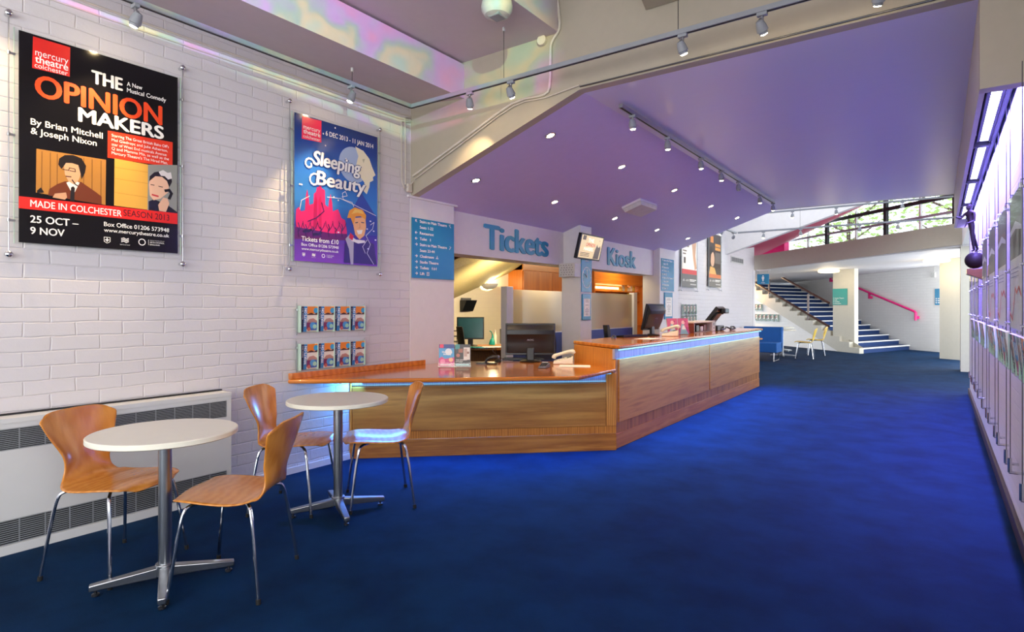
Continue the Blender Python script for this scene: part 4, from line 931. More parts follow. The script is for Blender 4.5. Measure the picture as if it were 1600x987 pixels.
# ------------------------------------------------------------------ things on the low desk
def leaflet_art(b, W, H, base, kind):
    b.rect(0, W, 0, H, ink(base))
    if kind == 'blue':
        b.rect(0, W, H * .35, H, ink('4a9fd4')); b.rect(0, W, H * .82, H, ink('2a3f8c')); b.rect(W * .05, W * .3, H * .84, H, ink('e02858'))
        b.disc(W * .62, H * .66, W * .22, ink('dce6f2'), n=18); b.text('Sleeping', W * .2, H * .62, H * .07, 'ink', W * .66, .03); b.text('Beauty', W * .3, H * .52, H * .07, 'ink', W * .5, .03)
        b.poly([(0, H * .36), (W * .2, H * .44), (W * .4, H * .34), (W, H * .42), (W, 0), (0, 0)], ink('d04a86')); b.disc(W * .78, H * .3, W * .14, ink('f0b890'), n=14); b.disc(W * .25, H * .22, W * .16, ink('e888b0'), n=14)
        b.rect(W * .1, W * .8, H * .06, H * .09, 'ink')
    elif kind == 'dark':
        b.rect(0, W * .3, H * .78, H, ink('3f8f8a')); b.rect(W * .22, W * .5, H * .62, H * .8, ink('a0624a')); b.rect(W * .55, W * .96, H * .3, H * .86, ink('d8d4cc')); b.rect(W * .58, W * .78, H * .45, H * .8, ink('b8a090'))
        b.disc(W * .2, H * .5, W * .12, ink('b06a58'), n=14); b.disc(W * .84, H * .62, W * .08, ink('8a6a5a'), n=12); b.text('THE OPINION', W * .06, H * .27, H * .045, 'ink', W * .7, .02); b.text('MAKERS', W * .06, H * .2, H * .045, 'ink', W * .45, .02)
        b.rect(W * .06, W * .9, H * .06, H * .09, ink('9adcd6'))
    elif kind == 'pink':
        b.rect(0, W, H * .45, H, ink('c06070')); b.poly([(W * .1, 0), (W * .3, H * .6), (W * .5, H * .9), (W * .62, H * .5), (W * .9, 0)], ink('7fb0b4')); b.disc(W * .5, H * .74, W * .17, ink('e6c4b0'), n=14); b.disc(W * .7, H * .8, W * .06, ink('8a1c2c'), n=10); b.poly([(W * .3, H * .3), (W * .7, H * .3), (W * .6, H * .55), (W * .42, H * .55)], ink('dfe8e4'))
    elif kind == 'season':
        b.rect(0, W * .17, 0, H, ink('15163a')); b.rect(W * .17, W * .36, 0, H, ink('2d86c6')); b.text('WHAT\'S ON', W * .335, H * .20, W * .14, 'ink', H * .72, .03, 'L', PI / 2)
        b.text('Autumn 2013', W * .13, H * .48, W * .07, 'ink', H * .46, .0, 'L', PI / 2)
        b.rect(W * .36, W, H * .72, H, ink('e8872c')); b.disc(W * .88, H * .84, W * .14, ink('3f9fd0'), H * .11, 16); b.poly([(W * .36, H * .69), (W * .6, H * .75), (W * .8, H * .7), (W, H * .76), (W, H * .66), (W * .36, H * .66)], ink('4a2418'))
        b.poly([(W * .36, H * .36), (W * .5, H * .5), (W * .75, H * .53), (W, H * .42), (W, H * .36)], ink('c08a7c')); b.rect(W * .36, W * .6, H * .1, H * .36, ink('8a2f5c')); b.rect(W * .6, W, H * .05, H * .36, ink('3f5fb0')); b.disc(W * .72, H * .25, W * .17, ink('4f9fe0'), n=16); b.disc(W * .85, H * .2, W * .12, ink('b4d8c4'), n=14); b.disc(W * .5, H * .1, W * .1, ink('d06a58'), n=12)
def leaflet_stand(label, loc, rz, kind, base):
    t = thing('leaflet_stand', label, 'leaflet stand', loc, rz)
    b = MB(); b.box(-.078, .078, -.01, .06, 0, .004, 'acrylic'); b.hexa([(-.078, -.012, 0), (.078, -.012, 0), (.078, -.009, 0), (-.078, -.009, 0)], [(-.078, -.007, .04), (.078, -.007, .04), (.078, -.004, .04), (-.078, -.004, .04)], 'acrylic'); b.build('holder', t)
    X = Matrix.Translation((-.074, .004, .005)) @ Matrix.Rotation(math.radians(-7), 4, 'X') @ FACE_N.to_4x4()
    b = MB(X); b.box(0, .148, 0, .21, -.012, 0, 'paper'); b.zl = .0003; leaflet_art(b, .148, .21, base, kind); b.build('leaflet', t, smooth=0)
leaflet_stand('blue and pink leaflet in a clear stand on the low ticket desk', (-3.81, 4.235, .753), TILT, 'blue', '7ab6dc')
leaflet_stand('dark brown leaflet in a clear stand on the low ticket desk', (-3.685, 4.325, .753), TILT, 'dark', '3a3430')
monitor('computer_monitor', 'large black monitor seen from behind on the low ticket desk', (-3.47, 5.16, .753), math.radians(-145), .52, .33, True, .07, .0)
def keyboard(label, loc, rz):
    t = thing('keyboard', label, 'keyboard', loc, rz)
    b = MB(); b.hexa([(-.22, -.075, 0), (.22, -.075, 0), (.22, .075, 0), (-.22, .075, 0)], [(-.22, -.075, .012), (.22, -.075, .012), (.22, .075, .026), (-.22, .075, .026)], 'black'); b.build('case', t, bevel=.003)
    b = MB()
    for r in range(5):
        for c in range(16):
            x = -.205 + c * .0257; y = -.06 + r * .0255; z = .0125 + (y + .075) / .15 * .014
            b.box(x, x + .022, y, y + .021, z, z + .006, 'blackm')
    b.build('keys', t, smooth=0)
def mouse(label, loc, rz, m='black'):
    b = MB(); R = []
    for k in range(9):
        a = k / 8; y = -.055 + .11 * a; hw = .032 * math.sin(PI * (.12 + .76 * a)); h = .036 * math.sin(PI * (.15 + .7 * a)) ** .8
        R.append([b.v((hw * math.cos(PI * i / 8), y, h * math.sin(PI * i / 8))) for i in range(9)])
    b.skin(R, m); o = b.build('mouse'); o.location = loc; o.rotation_euler = (0, 0, rz); tag(o, label, 'mouse')
keyboard('black keyboard before the large monitor on the low ticket desk', (-3.66, 5.30, .753), math.radians(-145))
mouse('black mouse on the low ticket desk beside the keyboard', (-3.72, 4.93, .753), 1.0)
t = thing('barcode_scanner', 'black hand scanner lying in its stand on the low ticket desk', 'scanner', (-3.63, 4.66, .753), TILT)
b = MB(); b.lathe([(.055, 0), (.058, .006), (.05, .014), (.005, .016)], 'black', 20, (.03, .05, 0)); b.box(-.13, .0, .03, .10, 0, .018, 'black'); b.build('stand', t)
b = MB(); b.tube(smoothstep([(-.03, 0, .012), (-.025, 0, .04), (.0, .01, .062), (.04, .02, .072), (.085, .03, .07)], 5), [.013] * 8 + [.015] * 5 + [.02] * 8, 'black', 10); b.build('handle', t)
b = MB(); b.cyl((.085, .03, .07), (.1, .035, .068), .021, 'greyp'); b.build('window', t)
t = thing('card_reader', 'dark hand-sized card reader lying on the low ticket desk edge', 'card reader', (-3.02, 4.72, .753), math.radians(20))
b = MB(); b.hexa([(-.04, -.085, 0), (.04, -.085, 0), (.045, .085, 0), (-.045, .085, 0)], [(-.036, -.08, .018), (.036, -.08, .018), (.04, .08, .042), (-.04, .08, .042)], 'greyp'); b.build('body', t, bevel=.006)
b = MB(Matrix.Rotation(.14, 4, 'X')); b.box(-.028, .028, .035, .07, .038, .041, 'grey')
for r in range(4):
    for c in range(3): b.box(-.026 + c * .02, -.012 + c * .02, -.06 + r * .02, -.047 + r * .02, .025, .034, 'blackm')
b.build('keypad', t, smooth=0)
b = MB(); b.box(-.15, .15, -.105, .105, 0, .002, 'paper'); o = b.build('paper_sheet'); o.location = (-2.86, 5.02, .753); o.rotation_euler = (0, 0, .5); tag(o, 'white paper sheet lying on the low desk by the telephone', 'paper')
def telephone(label, loc, rz):
    t = thing('telephone', label, 'telephone', loc, rz)
    b = MB(); b.hexa([(-.10, -.1, 0), (.10, -.1, 0), (.10, .1, 0), (-.10, .1, 0)], [(-.098, -.098, .022), (.098, -.098, .022), (.098, .098, .075), (-.098, .098, .075)], 'ivory'); b.build('base', t, bevel=.008)
    b = MB(Matrix.Translation((0, 0, .024)) @ Matrix.Rotation(.265, 4, 'X')); b.box(-.02, .09, .05, .095, .026, .03, 'greyp')
    for r in range(4):
        for c in range(3): b.box(-.01 + c * .03, .012 + c * .03, -.07 + r * .028, -.05 + r * .028, .026, .032, 'lgrey')
    b.build('keypad', t, smooth=0)
    b = MB(); b.tube(smoothstep([(-.062, -.10, .045), (-.062, -.085, .072), (-.062, -.04, .088), (-.062, .04, .112), (-.062, .09, .118), (-.062, .11, .096)], 4), [.02, .022, .024, .023, .021, .019, .018, .017, .017, .017, .017, .017, .017, .018, .019, .021, .023, .024, .022, .02, .018], 'ivory', 12); b.build('handset', t)
    b = MB(); b.tube([(-.062 + .008 * math.cos(i * 1.1), -.10 - .0 - .05 * math.sin(i / 50 * PI) + .008 * math.sin(i * 1.1), .03 - .02 * math.sin(i / 50 * PI) + 0.004) if 0 else (-.062 - .05 * math.sin(i / 50 * PI) + .006 * math.cos(i * 1.2), -.1 + .16 * i / 50, .012 + .006 * math.sin(i * 1.2)) for i in range(51)], .0025, 'grey', 6); b.build('cord', t)
telephone('ivory telephone on the low ticket desk against the kiosk counter end', (-3.09, 5.19, .753), math.radians(-60))
t = thing('monitor_cable', 'thin black cable looping from behind the large desk monitor to the glass screen post', 'cable', (-3.62, 4.98, .753))
b = MB(); b.tube(smoothstep([(0, .1, .01), (-.1, .05, .02), (-.2, .0, .1), (-.25, .1, .13), (-.3, .2, .05), (-.3, .22, .0)], 6), .003, 'black', 6); b.build('cable', t)

# ------------------------------------------------------------------ things on the kiosk counter
KZ = .967
monitor('computer_monitor', 'black monitor with teal-lit back on the kiosk counter', (-2.95, 7.10, KZ), math.radians(-94), .44, .33, True, .07, -.22)
keyboard('black keyboard on the kiosk counter beside its monitor', (-3.0, 6.62, KZ), math.radians(-105))
mouse('black mouse on the kiosk counter near its end', (-3.06, 6.28, KZ), .3)
telephone('ivory telephone on the kiosk counter in front of its monitor', (-2.70, 7.1, KZ), math.radians(-70))
b = MB(); b.box(-.15, .15, -.105, .105, 0, .002, 'paper'); o = b.build('paper_sheet'); o.location = (-2.66, 6.35, KZ); o.rotation_euler = (0, 0, 1.45); tag(o, 'white paper sheet lying near the kiosk counter edge', 'paper')
t = thing('leaflet_stand', 'clear stand holding two pink leaflets on the kiosk counter', 'leaflet stand', (-2.74, 7.53, KZ), TILT + .25)
b = MB(); b.box(-.16, .16, -.01, .09, 0, .004, 'acrylic'); b.hexa([(-.16, -.012, 0), (.16, -.012, 0), (.16, -.009, 0), (-.16, -.009, 0)], [(-.16, -.004, .04), (.16, -.004, .04), (.16, -.001, .04), (-.16, -.001, .04)], 'acrylic'); b.build('holder', t)
for k in (0, 1):
    X = Matrix.Translation((-.152 + .156 * k, .004, .005)) @ Matrix.Rotation(math.radians(-14), 4, 'X') @ FACE_N.to_4x4()
    b = MB(X); b.box(0, .148, 0, .21, -.02, 0, 'paper'); b.zl = .0003; leaflet_art(b, .148, .21, 'a8485c', 'pink'); b.build('leaflet', t, smooth=0)
t = thing('display_box', 'low open-fronted pinkish box with pale end panel on the kiosk counter', 'box', (-2.86, 8.05, KZ))
b = MB(); b.box(-.14, .14, 0, .95, .135, .155, 'ivory'); b.box(-.14, .14, 0, .02, 0, .135, 'redwood'); b.box(-.14, -.12, 0, .95, 0, .135, 'dbrown'); b.box(-.12, .12, .02, .93, .0, .01, 'redwood'); b.build('case', t, bevel=.003)
b = MB(); b.box(-.14, .14, .80, .95, .0, .150, 'lgrey'); b.build('end_panel', t, bevel=.004)
b = MB(on(FACE_R, (.1405, .82, .0))); b.rect(.02, .09, .04, .12, 'greyp'); b.text('6', .035, .055, .045, 'ink', .03, .03); b.build('number_plate', t, smooth=0)
for i, (y, m, h) in enumerate(((8.2, 'black', .1), (8.38, 'black', .09), (8.56, 'ivory', .07), (8.72, 'redwood', .09))):
    b = MB(); b.box(-.06, .06, -.06, .06, 0, h, m); o = b.build('carton', bevel=.004); o.location = (-2.84, y, KZ + .0105)
    tag(o, ['black carton at the near end inside the open kiosk counter box', 'second black carton inside the open kiosk counter box', 'ivory carton inside the open kiosk counter box', 'red-brown carton inside the open kiosk counter box'][i], 'carton', 'cartons in the counter box')
t = thing('till', 'black touch-screen till leaning over the kiosk counter, with small customer display', 'till', (-2.80, 9.21, KZ))
b = MB(); b.box(-.16, .10, -.17, .17, 0, .075, 'black'); b.box(-.13, -.02, -.15, .15, .075, .13, 'black'); b.build('base', t, bevel=.008)
b = MB(Matrix.Translation((-.10, 0, .10)) @ Matrix.Rotation(math.radians(38), 4, 'Y')); b.box(-.025, .025, -.18, .18, .0, .32, 'black'); b.box(.025, .05, -.12, .12, .04, .24, 'black')
for k in range(6): b.box(.05, .053, -.11, .11, .06 + k * .028, .07 + k * .028, 'greyp')
b.build('touch_screen', t, bevel=.006)
b = MB(); b.cyl((.08, .1, .25), (.13, .1, .31), .02, 'black'); b.box(.10, .17, -.02, .19, .26, .335, 'black'); b.build('customer_display', t, bevel=.012)
b = MB(on(FACE_R, (.1705, .0, .27))); b.rect(.0, .17, .01, .055, ink('3d6a66')); b.build('display_window', t)
t = thing('cable_coil', 'black cable bunched on the kiosk counter beside the till', 'cable', (-2.66, 9.5, KZ))
b = MB(); b.tube(smoothstep([(-.04, -.3, .01), (.0, -.2, .03), (-.02, -.1, .05), (.03, 0, .02), (.0, .1, .05), (.02, .18, .045), (.05, .14, .02), (.0, .05, .01)], 6), .012, 'black', 8); b.build('cable', t)

# ------------------------------------------------------------------ leaflet racks with brochures
def brochure_proto(kind, base, W=.155, H=.205, D=.012):
    b = MB(); b.box(0, W, 0, H, -D, 0, 'paper'); b.zl = .0003; leaflet_art(b, W, H, base, kind); return b.build('brochure', smooth=0)
def wall_rack(label, u, v0, z0, n, pitch, h, rot=FACE_R):
    t = thing('brochure_rack', label, 'rack', (u, v0, z0), rot=rot)
    b = MB(); b.box(-.012, n * pitch + .01, 0, h, .002, .005, 'acrylic'); b.box(-.012, n * pitch + .01, 0, .004, .005, .05, 'acrylic')
    for k in range(n + 1): b.box(k * pitch - .008, k * pitch - .004, 0, h, .005, .05, 'edge')
    b.box(-.012, n * pitch + .01, 0, h * .45, .05, .052, 'acrylic'); b.build('clear_pockets', t)
    b = MB(); b.cyl((-.02, -.02, .012), (-.02, h + .02, .012), .004, 'steel', n=8); b.cyl((n * pitch + .015, -.02, .012), (n * pitch + .015, h + .02, .012), .004, 'steel', n=8); b.build('rods', t)
    for x in (-.02, n * pitch + .015):
        b = MB(); b.cyl((x, h * .85, .0), (x, h * .85, .02), .009, 'chrome', n=10); b.build('stand_off', t)
    return t
ordn = ['first', 'second', 'third', 'fourth', 'fifth', 'sixth', 'seventh', 'eighth']
P0 = None
for rz_, row in ((1.118, 'upper'), (.814, 'lower')):
    wall_rack('%s clear rack of season brochures on the brick wall over the desk tip' % row, UL + .002, 2.875, rz_, 4, .163, .215)
    for k in range(4):
        lab = '%s brochure from the heater side in the %s wall rack over the desk tip' % (ordn[k], row)
        if P0 is None: P0 = o = brochure_proto('season', 'e6dccf')
        else: o = P0.copy(); C.objects.link(o)
        o.location = (UL + .03, 2.877 + k * .163, rz_ + .005); o.rotation_euler = (FACE_R @ Matrix.Rotation(math.radians(4), 3, 'X')).to_euler()
        tag(o, lab, 'brochure', 'season brochures in the wall racks over the desk')
Pg = None
for rz_, row in ((1.175, 'upper'), (.955, 'lower')):
    wall_rack('%s clear brochure rack on the white brick wall behind the kiosk till' % row, UL + .002, 11.60, rz_, 4, .195, .205)
    for k in range(4):
        if Pg is None: Pg = o = brochure_proto('dark', '55505c', .17, .195)
        else: o = Pg.copy(); C.objects.link(o)
        o.location = (UL + .03, 11.605 + k * .195, rz_ + .005); o.rotation_euler = FACE_R.to_euler()
        tag(o, '%s brochure from the sign side in the %s rack behind the kiosk till' % (ordn[k], row), 'brochure', 'brochures behind the kiosk till')

# far posters on the white brick wall, air vent
def far_poster(label, v0, v1, z0, z1, kind):
    t = thing('theatre_poster', label, 'poster', (UL + .05, v0, z0), rot=FACE_R); W, H = v1 - v0, z1 - z0; hang(t, 0, W, 0, H, .045)
    b = MB(); b.zl = .0004
    if kind == 0:
        b.rect(0, W, 0, H, ink('ece8e0')); b.rect(0, W, 0, H * .22, ink('55585c')); b.rect(0, W, H * .22, H * .30, ink('c4323a'))
        b.poly([(W * .62, H), (W * .9, H), (W * .97, H * .8), (W * .9, H * .55), (W * 1.0, H * .34), (W * .86, H * .3), (W * .74, H * .5), (W * .66, H * .75)], ink('c99e7c'))
        for i, (y, wd) in enumerate(((.86, .42), (.77, .36), (.68, .4), (.6, .25), (.55, .2))): b.rect(W * .06, W * (.06 + wd), H * y, H * (y + (.05 if i < 3 else .02)), ink('6a5a48'))
        b.rect(W * .12, W * .24, H * .4, H * .5, ink('3c3430'))
    else:
        b.rect(0, W, 0, H, ink('3b2f2a')); b.rect(0, W, 0, H * .17, ink('55585c')); b.rect(0, W, H * .17, H * .24, ink('d06a34')); b.rect(W * .12, W * .36, H * .83, H * .95, ink('e08a3a'))
        for y in (.77, .70): b.rect(W * .5, W * .95, H * y, H * (y + .055), ink('e59a3c'))
        b.disc(W * .28, H * .52, W * .17, ink('cfa88c'), H * .14, 16); b.poly([(W * .08, H * .74), (W * .26, H * .76), (W * .3, H * .66), (W * .16, H * .6), (W * .1, H * .36), (W * .02, H * .36)], ink('15100e')); b.rect(W * .5, W * .95, H * .45, H * .66, ink('6a625c')); b.poly([(0, H * .24), (W * .6, H * .24), (W * .45, H * .36), (W * .1, H * .38)], ink('d9a85c'))
    b.text('£5 - £10', W * .06, H * .10, H * .03, 'ink', W * .38, .02); b.rect(W * .5, W * .95, H * .12, H * .135, 'ink'); b.rect(W * .5, W * .85, H * .1, H * .11, 'ink'); b.rect(W * .55, W * .95, H * .04, H * .06, ink('b8babc'))
    b.build('print', t, smooth=0, recalc=False)
far_poster('pale theatre poster with bare leg and red band on the white brick wall', 11.50, 12.38, 1.73, 2.92, 0)
far_poster('dark brown theatre poster with orange lettering on the white brick wall', 13.20, 14.08, 1.78, 2.97, 1)
t = thing('air_vent', 'grey slotted air vent high on the white brick wall', 'vent', (UL, 15.05, 2.43), rot=FACE_R)
b = MB(); b.box(0, 1.15, 0, .17, 0, .012, 'lgrey'); b.build('frame', t, bevel=.003)
b = MB()
for k in range(12): b.box(.05 + k * .09, .115 + k * .09, .03, .14, .012, .014, 'greyp')
b.build('grille', t, smooth=0)
# hung screen, loudspeaker box
t = thing('television', 'tilted flat television showing a cream theatre advert over the clock panel', 'television', (-3.93, 7.02, 2.15), rot=FACE_R @ Matrix.Rotation(math.radians(14), 3, 'X'))
b = MB(); b.box(0, .66, -.175, .175, -.05, 0, 'black'); b.build('casing', t, bevel=.006)
scr = mat('screen_beige', '#d8c090', .2, emit=.7, ecol='#d8bf88')
b = MB(); b.zl = .0004; b.rect(.025, .635, -.155, .155, scr)
e2 = mat('screen_dark', '#5a3a2a', .2, emit=.25, ecol='#5a3a2a'); e3 = mat('screen_red', '#d06040', .2, emit=.5, ecol='#d06040'); e4 = mat('screen_pale', '#f4ecd8', .2, emit=.9, ecol='#f4ecd8')
b.rect(.06, .15, .09, .15, e2); b.text('THE', .22, .07, .05, e4, .16, .03); b.text('OPINION', .18, .01, .045, e3, .26, .03); b.text('MAKERS', .14, -.05, .045, e4, .26, .03); b.poly([(.44, -.15), (.60, -.15), (.61, 0), (.55, .12), (.50, .06), (.46, -.02)], e2); b.disc(.545, .06, .045, scr, n=14)
for y in (-.09, -.11, -.13): b.rect(.06, .32, y, y + .008, e2)
b.build('screen', t, smooth=0, recalc=False)
b = MB(); b.box(.28, .40, -.06, .06, -.10, -.05, 'blackm'); b.build('bracket', t)
t = thing('speaker_box', 'pale perforated loudspeaker box on the side of the white pillar', 'speaker', (-4.25, 7.02, 1.735))
b = MB(); b.box(0, .25, 0, .158, 0, .185, 'lgrey'); b.build('cabinet', t, bevel=.004)
b = MB(on(FACE_N, (0, -.0005, 0)))
for r in range(5):
    for c in range(5): b.disc(.04 + c * .042 + (r % 2) * .012 - .006, .03 + r * .032, .006, 'blackm', n=8)
b.build('perforations', t, smooth=0)

# ------------------------------------------------------------------ track lighting
def beam_dir(d): d = Vector(d).normalized(); return d
def spot(label, loc, tgt, power, group, drop=.10, on_=True, size=70, col=WARM, sc=1.):
    t = thing('track_spotlight', label, 'spotlight', loc, 0, group)
    d = (Vector(tgt) - Vector(loc)).normalized(); p = Vector((0, 0, -drop))
    b = MB(); b.box(-.03, .03, -.016, .016, -.022, 0, 'grey'); b.build('adapter', t, bevel=.003)
    b = MB(); q = p - d * .05; b.tube(smoothstep([(0, 0, -.02), (0, 0, -.05), tuple(Vector((0, 0, -.07)) - d * .03), tuple(q)], 4), .009, 'steel', 8); b.build('arm', t)
    b = MB(); b.skin([b.ring(p + d * s, d, r, 18) for s, r in ((-.055, .012), (-.05, .022), (-.02, .030), (.012, .034), (.016, .026), (.03, .026))], 'grey'); b.build('lamp_head', t)
    b = MB(); b.skin([b.ring(p + d * s, d, r, 14) for s, r in ((.028, .024), (.036, .018), (.038, .006))], 'bulb' if on_ else 'lgrey'); b.build('bulb', t)
    if on_:
        l = bpy.data.lights.new('spot_lamp', 'SPOT'); l.energy = power; l.color = col; l.spot_size = math.radians(size); l.spot_blend = .7; l.shadow_soft_size = .022
        o = bpy.data.objects.new('spot_lamp', l); C.objects.link(o); o.parent = t; o.location = p + d * .045; o.rotation_euler = d.to_track_quat('-Z', 'Y').to_euler()
    return t
def track(label, a, c, wires=(), m='grey'):
    t = thing('lighting_track', label, 'lighting track', a)
    d = Vector(c) - Vector(a); ang = math.atan2(d.y, d.x); X = Matrix.Rotation(ang, 4, 'Z')
    b = MB(X); b.box(0, d.length, -.017, .017, 0, .032, m); b.box(0, d.length, -.006, .006, -.002, .0, 'blackm'); b.build('rail', t)
    for s, top in wires:
        p = X @ Vector((s, 0, .032)); b = MB(); b.cyl(p, (p.x, p.y, top - a[2]), .0025, 'darksteel', n=6); b.cyl((p.x, p.y, top - a[2] - .03), (p.x, p.y, top - a[2]), .012, 'lgrey', n=10); b.build('suspension_wire', t)
TZ = 3.10
track('grey lighting track hung along the brick wall over the two posters', (-3.84, -1.0, TZ), (-3.84, 3.80, TZ), [(1.6, 3.245), (4.14, 3.245)])
track('grey lighting track hung across the foyer before the plaster fascia', (-3.84, 3.80, TZ), (.30, 3.80, TZ), [(1.03, 3.54), (2.45, 3.95)])
G1 = 'spotlights on the tracks before the fascia'
spot('spotlight over the black poster on the wall track', (-3.84, 1.55, TZ), (-4.2, 1.35, 2.2), 70, G1, size=58)
spot('spotlight over the blue script poster on the wall track', (-3.84, 3.13, TZ), (-4.2, 2.8, 1.8), 80, G1, size=50)
spot('spotlight on the wall track beyond the black poster, towards the entrance', (-3.84, .4, TZ), (-4.2, 1.0, 2.5), 60, G1, size=60)
for k, (u, tg, nm) in enumerate(((-3.16, (-3.45, 4.25, 2.4), 'first'), (-2.74, (-2.7, 4.4, 2.2), 'second'), (-1.36, (-1.0, 4.6, 1.4), 'third'), (-.87, (-.75, 4.2, 2.6), 'fourth'), (-.27, (-.42, 4.25, 2.5), 'fifth'))):
    spot('%s spotlight from the wall corner on the track across the fascia' % nm, (u, 3.80, TZ), tg, 26, G1)
track('slim chrome lighting track along the crease of the purple ceiling', (-2.16, 4.56, 2.985), (-2.16, 10.2, 2.985), [], 'steel')
for k, v in enumerate((4.80, 5.62, 6.62, 7.38, 8.15, 9.30, 10.15)):
    spot('%s spotlight from the fascia on the ceiling crease track' % ordn[k], (-2.16, v, 2.985), (-2.1, v + .5, 0), 50 if k != 4 else 0, 'spotlights on the ceiling crease track', .09, k != 4, 120)
track('grey lighting track high under the roof light by the far fascia', (-2.94, 13.0, 3.25), (.2, 13.0, 3.25), [(.56, 4.9), (2.2, 4.9)])
track('grey lighting track across the roof light below the higher track', (-3.46, 13.0, 2.88), (.2, 13.0, 2.88), [(1.2, 4.9), (2.6, 4.9)])
track('short grey lighting track beside the far posters', (-3.50, 11.6, 2.88), (-3.50, 13.0, 2.88), [(.5, 4.9)])
G2 = 'spotlights under the roof light'
for u, z, tg, nm in ((-2.40, 3.25, (-2.6, 13, 0), 'first spotlight from the wall on the higher roof light track'), (-1.62, 3.25, (-1.4, 13.4, 0), 'second spotlight from the wall on the higher roof light track'), (-.55, 3.25, (-.4, 12.4, 0), 'third spotlight from the wall on the higher roof light track'),
                     (-2.95, 2.88, (-3.2, 12.8, 0), 'first spotlight from the wall on the lower roof light track'), (-2.25, 2.88, (-2.2, 13.5, 0), 'second spotlight from the wall on the lower roof light track'), (-1.23, 2.88, (-1.5, 13.3, 0), 'third spotlight from the wall on the lower roof light track'), (-.62, 2.88, (-.7, 13.2, 0), 'fourth spotlight from the wall on the lower roof light track')):
    spot(nm, (u, 13.0, z), tg, 12, G2, .10)
for v, tg, nm in ((11.95, (-4.2, 12.0, 2.0), 'spotlight aimed at the pale poster with the bare leg'), (12.8, (-4.2, 13.6, 2.0), 'spotlight aimed at the dark brown far poster')): spot(nm, (-3.50, v, 2.88), tg, 14, G2)
# recessed downlights in the sloping ceiling, emergency light
def downlight(label, u, v):
    t = thing('downlight', label, 'ceiling light', (u, v, zs(u) - .001), 0, 'downlights in the sloping ceiling', rot=Matrix.Rotation(-math.atan(SL), 3, 'Y'))
    b = MB(); b.lathe([(.048, 0), (.048, -.004), (.036, -.006), (.033, 0)], 'chrome', 24); b.build('trim_ring', t)
    b = MB(); b.lathe([(.032, -.001), (.03, -.004), (.001, -.006)], 'bulb', 18); b.build('bulb', t)
    l = bpy.data.lights.new('down_lamp', 'SPOT'); l.energy = 17; l.color = WARM; l.spot_size = math.radians(95); l.spot_blend = .8; l.shadow_soft_size = .03
    o = bpy.data.objects.new('down_lamp', l); C.objects.link(o); o.parent = t; o.location = (0, 0, -.02)
for v, nm in ((4.53, 'nearest the fascia'), (6.0, 'second from the fascia'), (7.6, 'third from the fascia'), (9.13, 'fourth from the fascia'), (10.58, 'farthest from the fascia')):
    downlight('recessed downlight %s in the row over the lettering' % nm, -3.69, v); downlight('recessed downlight %s in the row nearer the crease track' % nm, -2.83, v)
t = thing('emergency_light', 'white box emergency light on the sloping purple ceiling', 'ceiling light', (-3.30, 7.55, zs(-3.30)), rot=Matrix.Rotation(-math.atan(SL), 3, 'Y'))
b = MB(); b.box(-.14, .14, -.28, .28, -.03, 0, 'white'); b.build('base', t, bevel=.003)
b = MB(); b.hexa([(-.125, -.26, -.085), (.125, -.26, -.085), (.125, .26, -.085), (-.125, .26, -.085)], [(-.14, -.28, -.03), (.14, -.28, -.03), (.14, .28, -.03), (-.14, .28, -.03)], 'lgrey'); b.build('diffuser', t, bevel=.008)
t = thing('effects_projector', 'small black projector hung under the upper ceiling, throwing coloured light on the duct', 'projector', (-.5, 1.2, 3.95))
b = MB(); b.box(-.13, .13, -.09, .09, -.50, -.32, 'black'); b.build('housing', t, bevel=.01)
b = MB(); b.cyl((0, 0, -.32), (0, 0, 0), .015, 'grey'); b.build('stem', t)
b = MB(); b.cyl((-.13, .03, -.41), (-.18, .045, -.41), .045, 'grey', n=20); b.build('lens_tube', t)
l = bpy.data.lights.new('projector_lamp', 'SPOT'); l.energy = 420; l.spot_size = math.radians(62); l.spot_blend = .25; l.shadow_soft_size = .02
l.use_nodes = True; nt = l.node_tree; em = nt.nodes['Emission']; tc = nt.nodes.new('ShaderNodeTexCoord'); nz = nt.nodes.new('ShaderNodeTexNoise'); nz.inputs['Scale'].default_value = 9; nz.inputs['Detail'].default_value = 4
cr = nt.nodes.new('ShaderNodeValToRGB'); e = cr.color_ramp.elements
for k, (p, c) in enumerate(((.32, (.9, .15, .5)), (.42, (.55, .3, .9)), (.5, (.15, .6, .35)), (.57, (.9, .8, .25)), (.68, (.3, .8, .5)))):
    if k > 1: e.new(p)
    e[k].position = p; e[k].color = (*c, 1)
sx = nt.nodes.new('ShaderNodeSeparateXYZ'); mk = nt.nodes.new('ShaderNodeMapRange'); mk.inputs[1].default_value = -.074; mk.inputs[2].default_value = -.064
nt.links.new(tc.outputs['Normal'], sx.inputs[0]); nt.links.new(sx.outputs['Y'], mk.inputs[0]); nt.links.new(mk.outputs[0], em.inputs[1])
nt.links.new(tc.outputs['Normal'], nz.inputs['Vector']); nt.links.new(nz.outputs['Fac'], cr.inputs[0]); nt.links.new(cr.outputs[0], em.inputs[0])
o = bpy.data.objects.new('projector_lamp', l); C.objects.link(o); o.parent = t; o.location = (-.19, .045, -.41); o.rotation_euler = (Vector((-3.5, 2.75, 3.33)) - Vector((-.69, 1.245, 3.54))).to_track_quat('-Z', 'Y').to_euler()
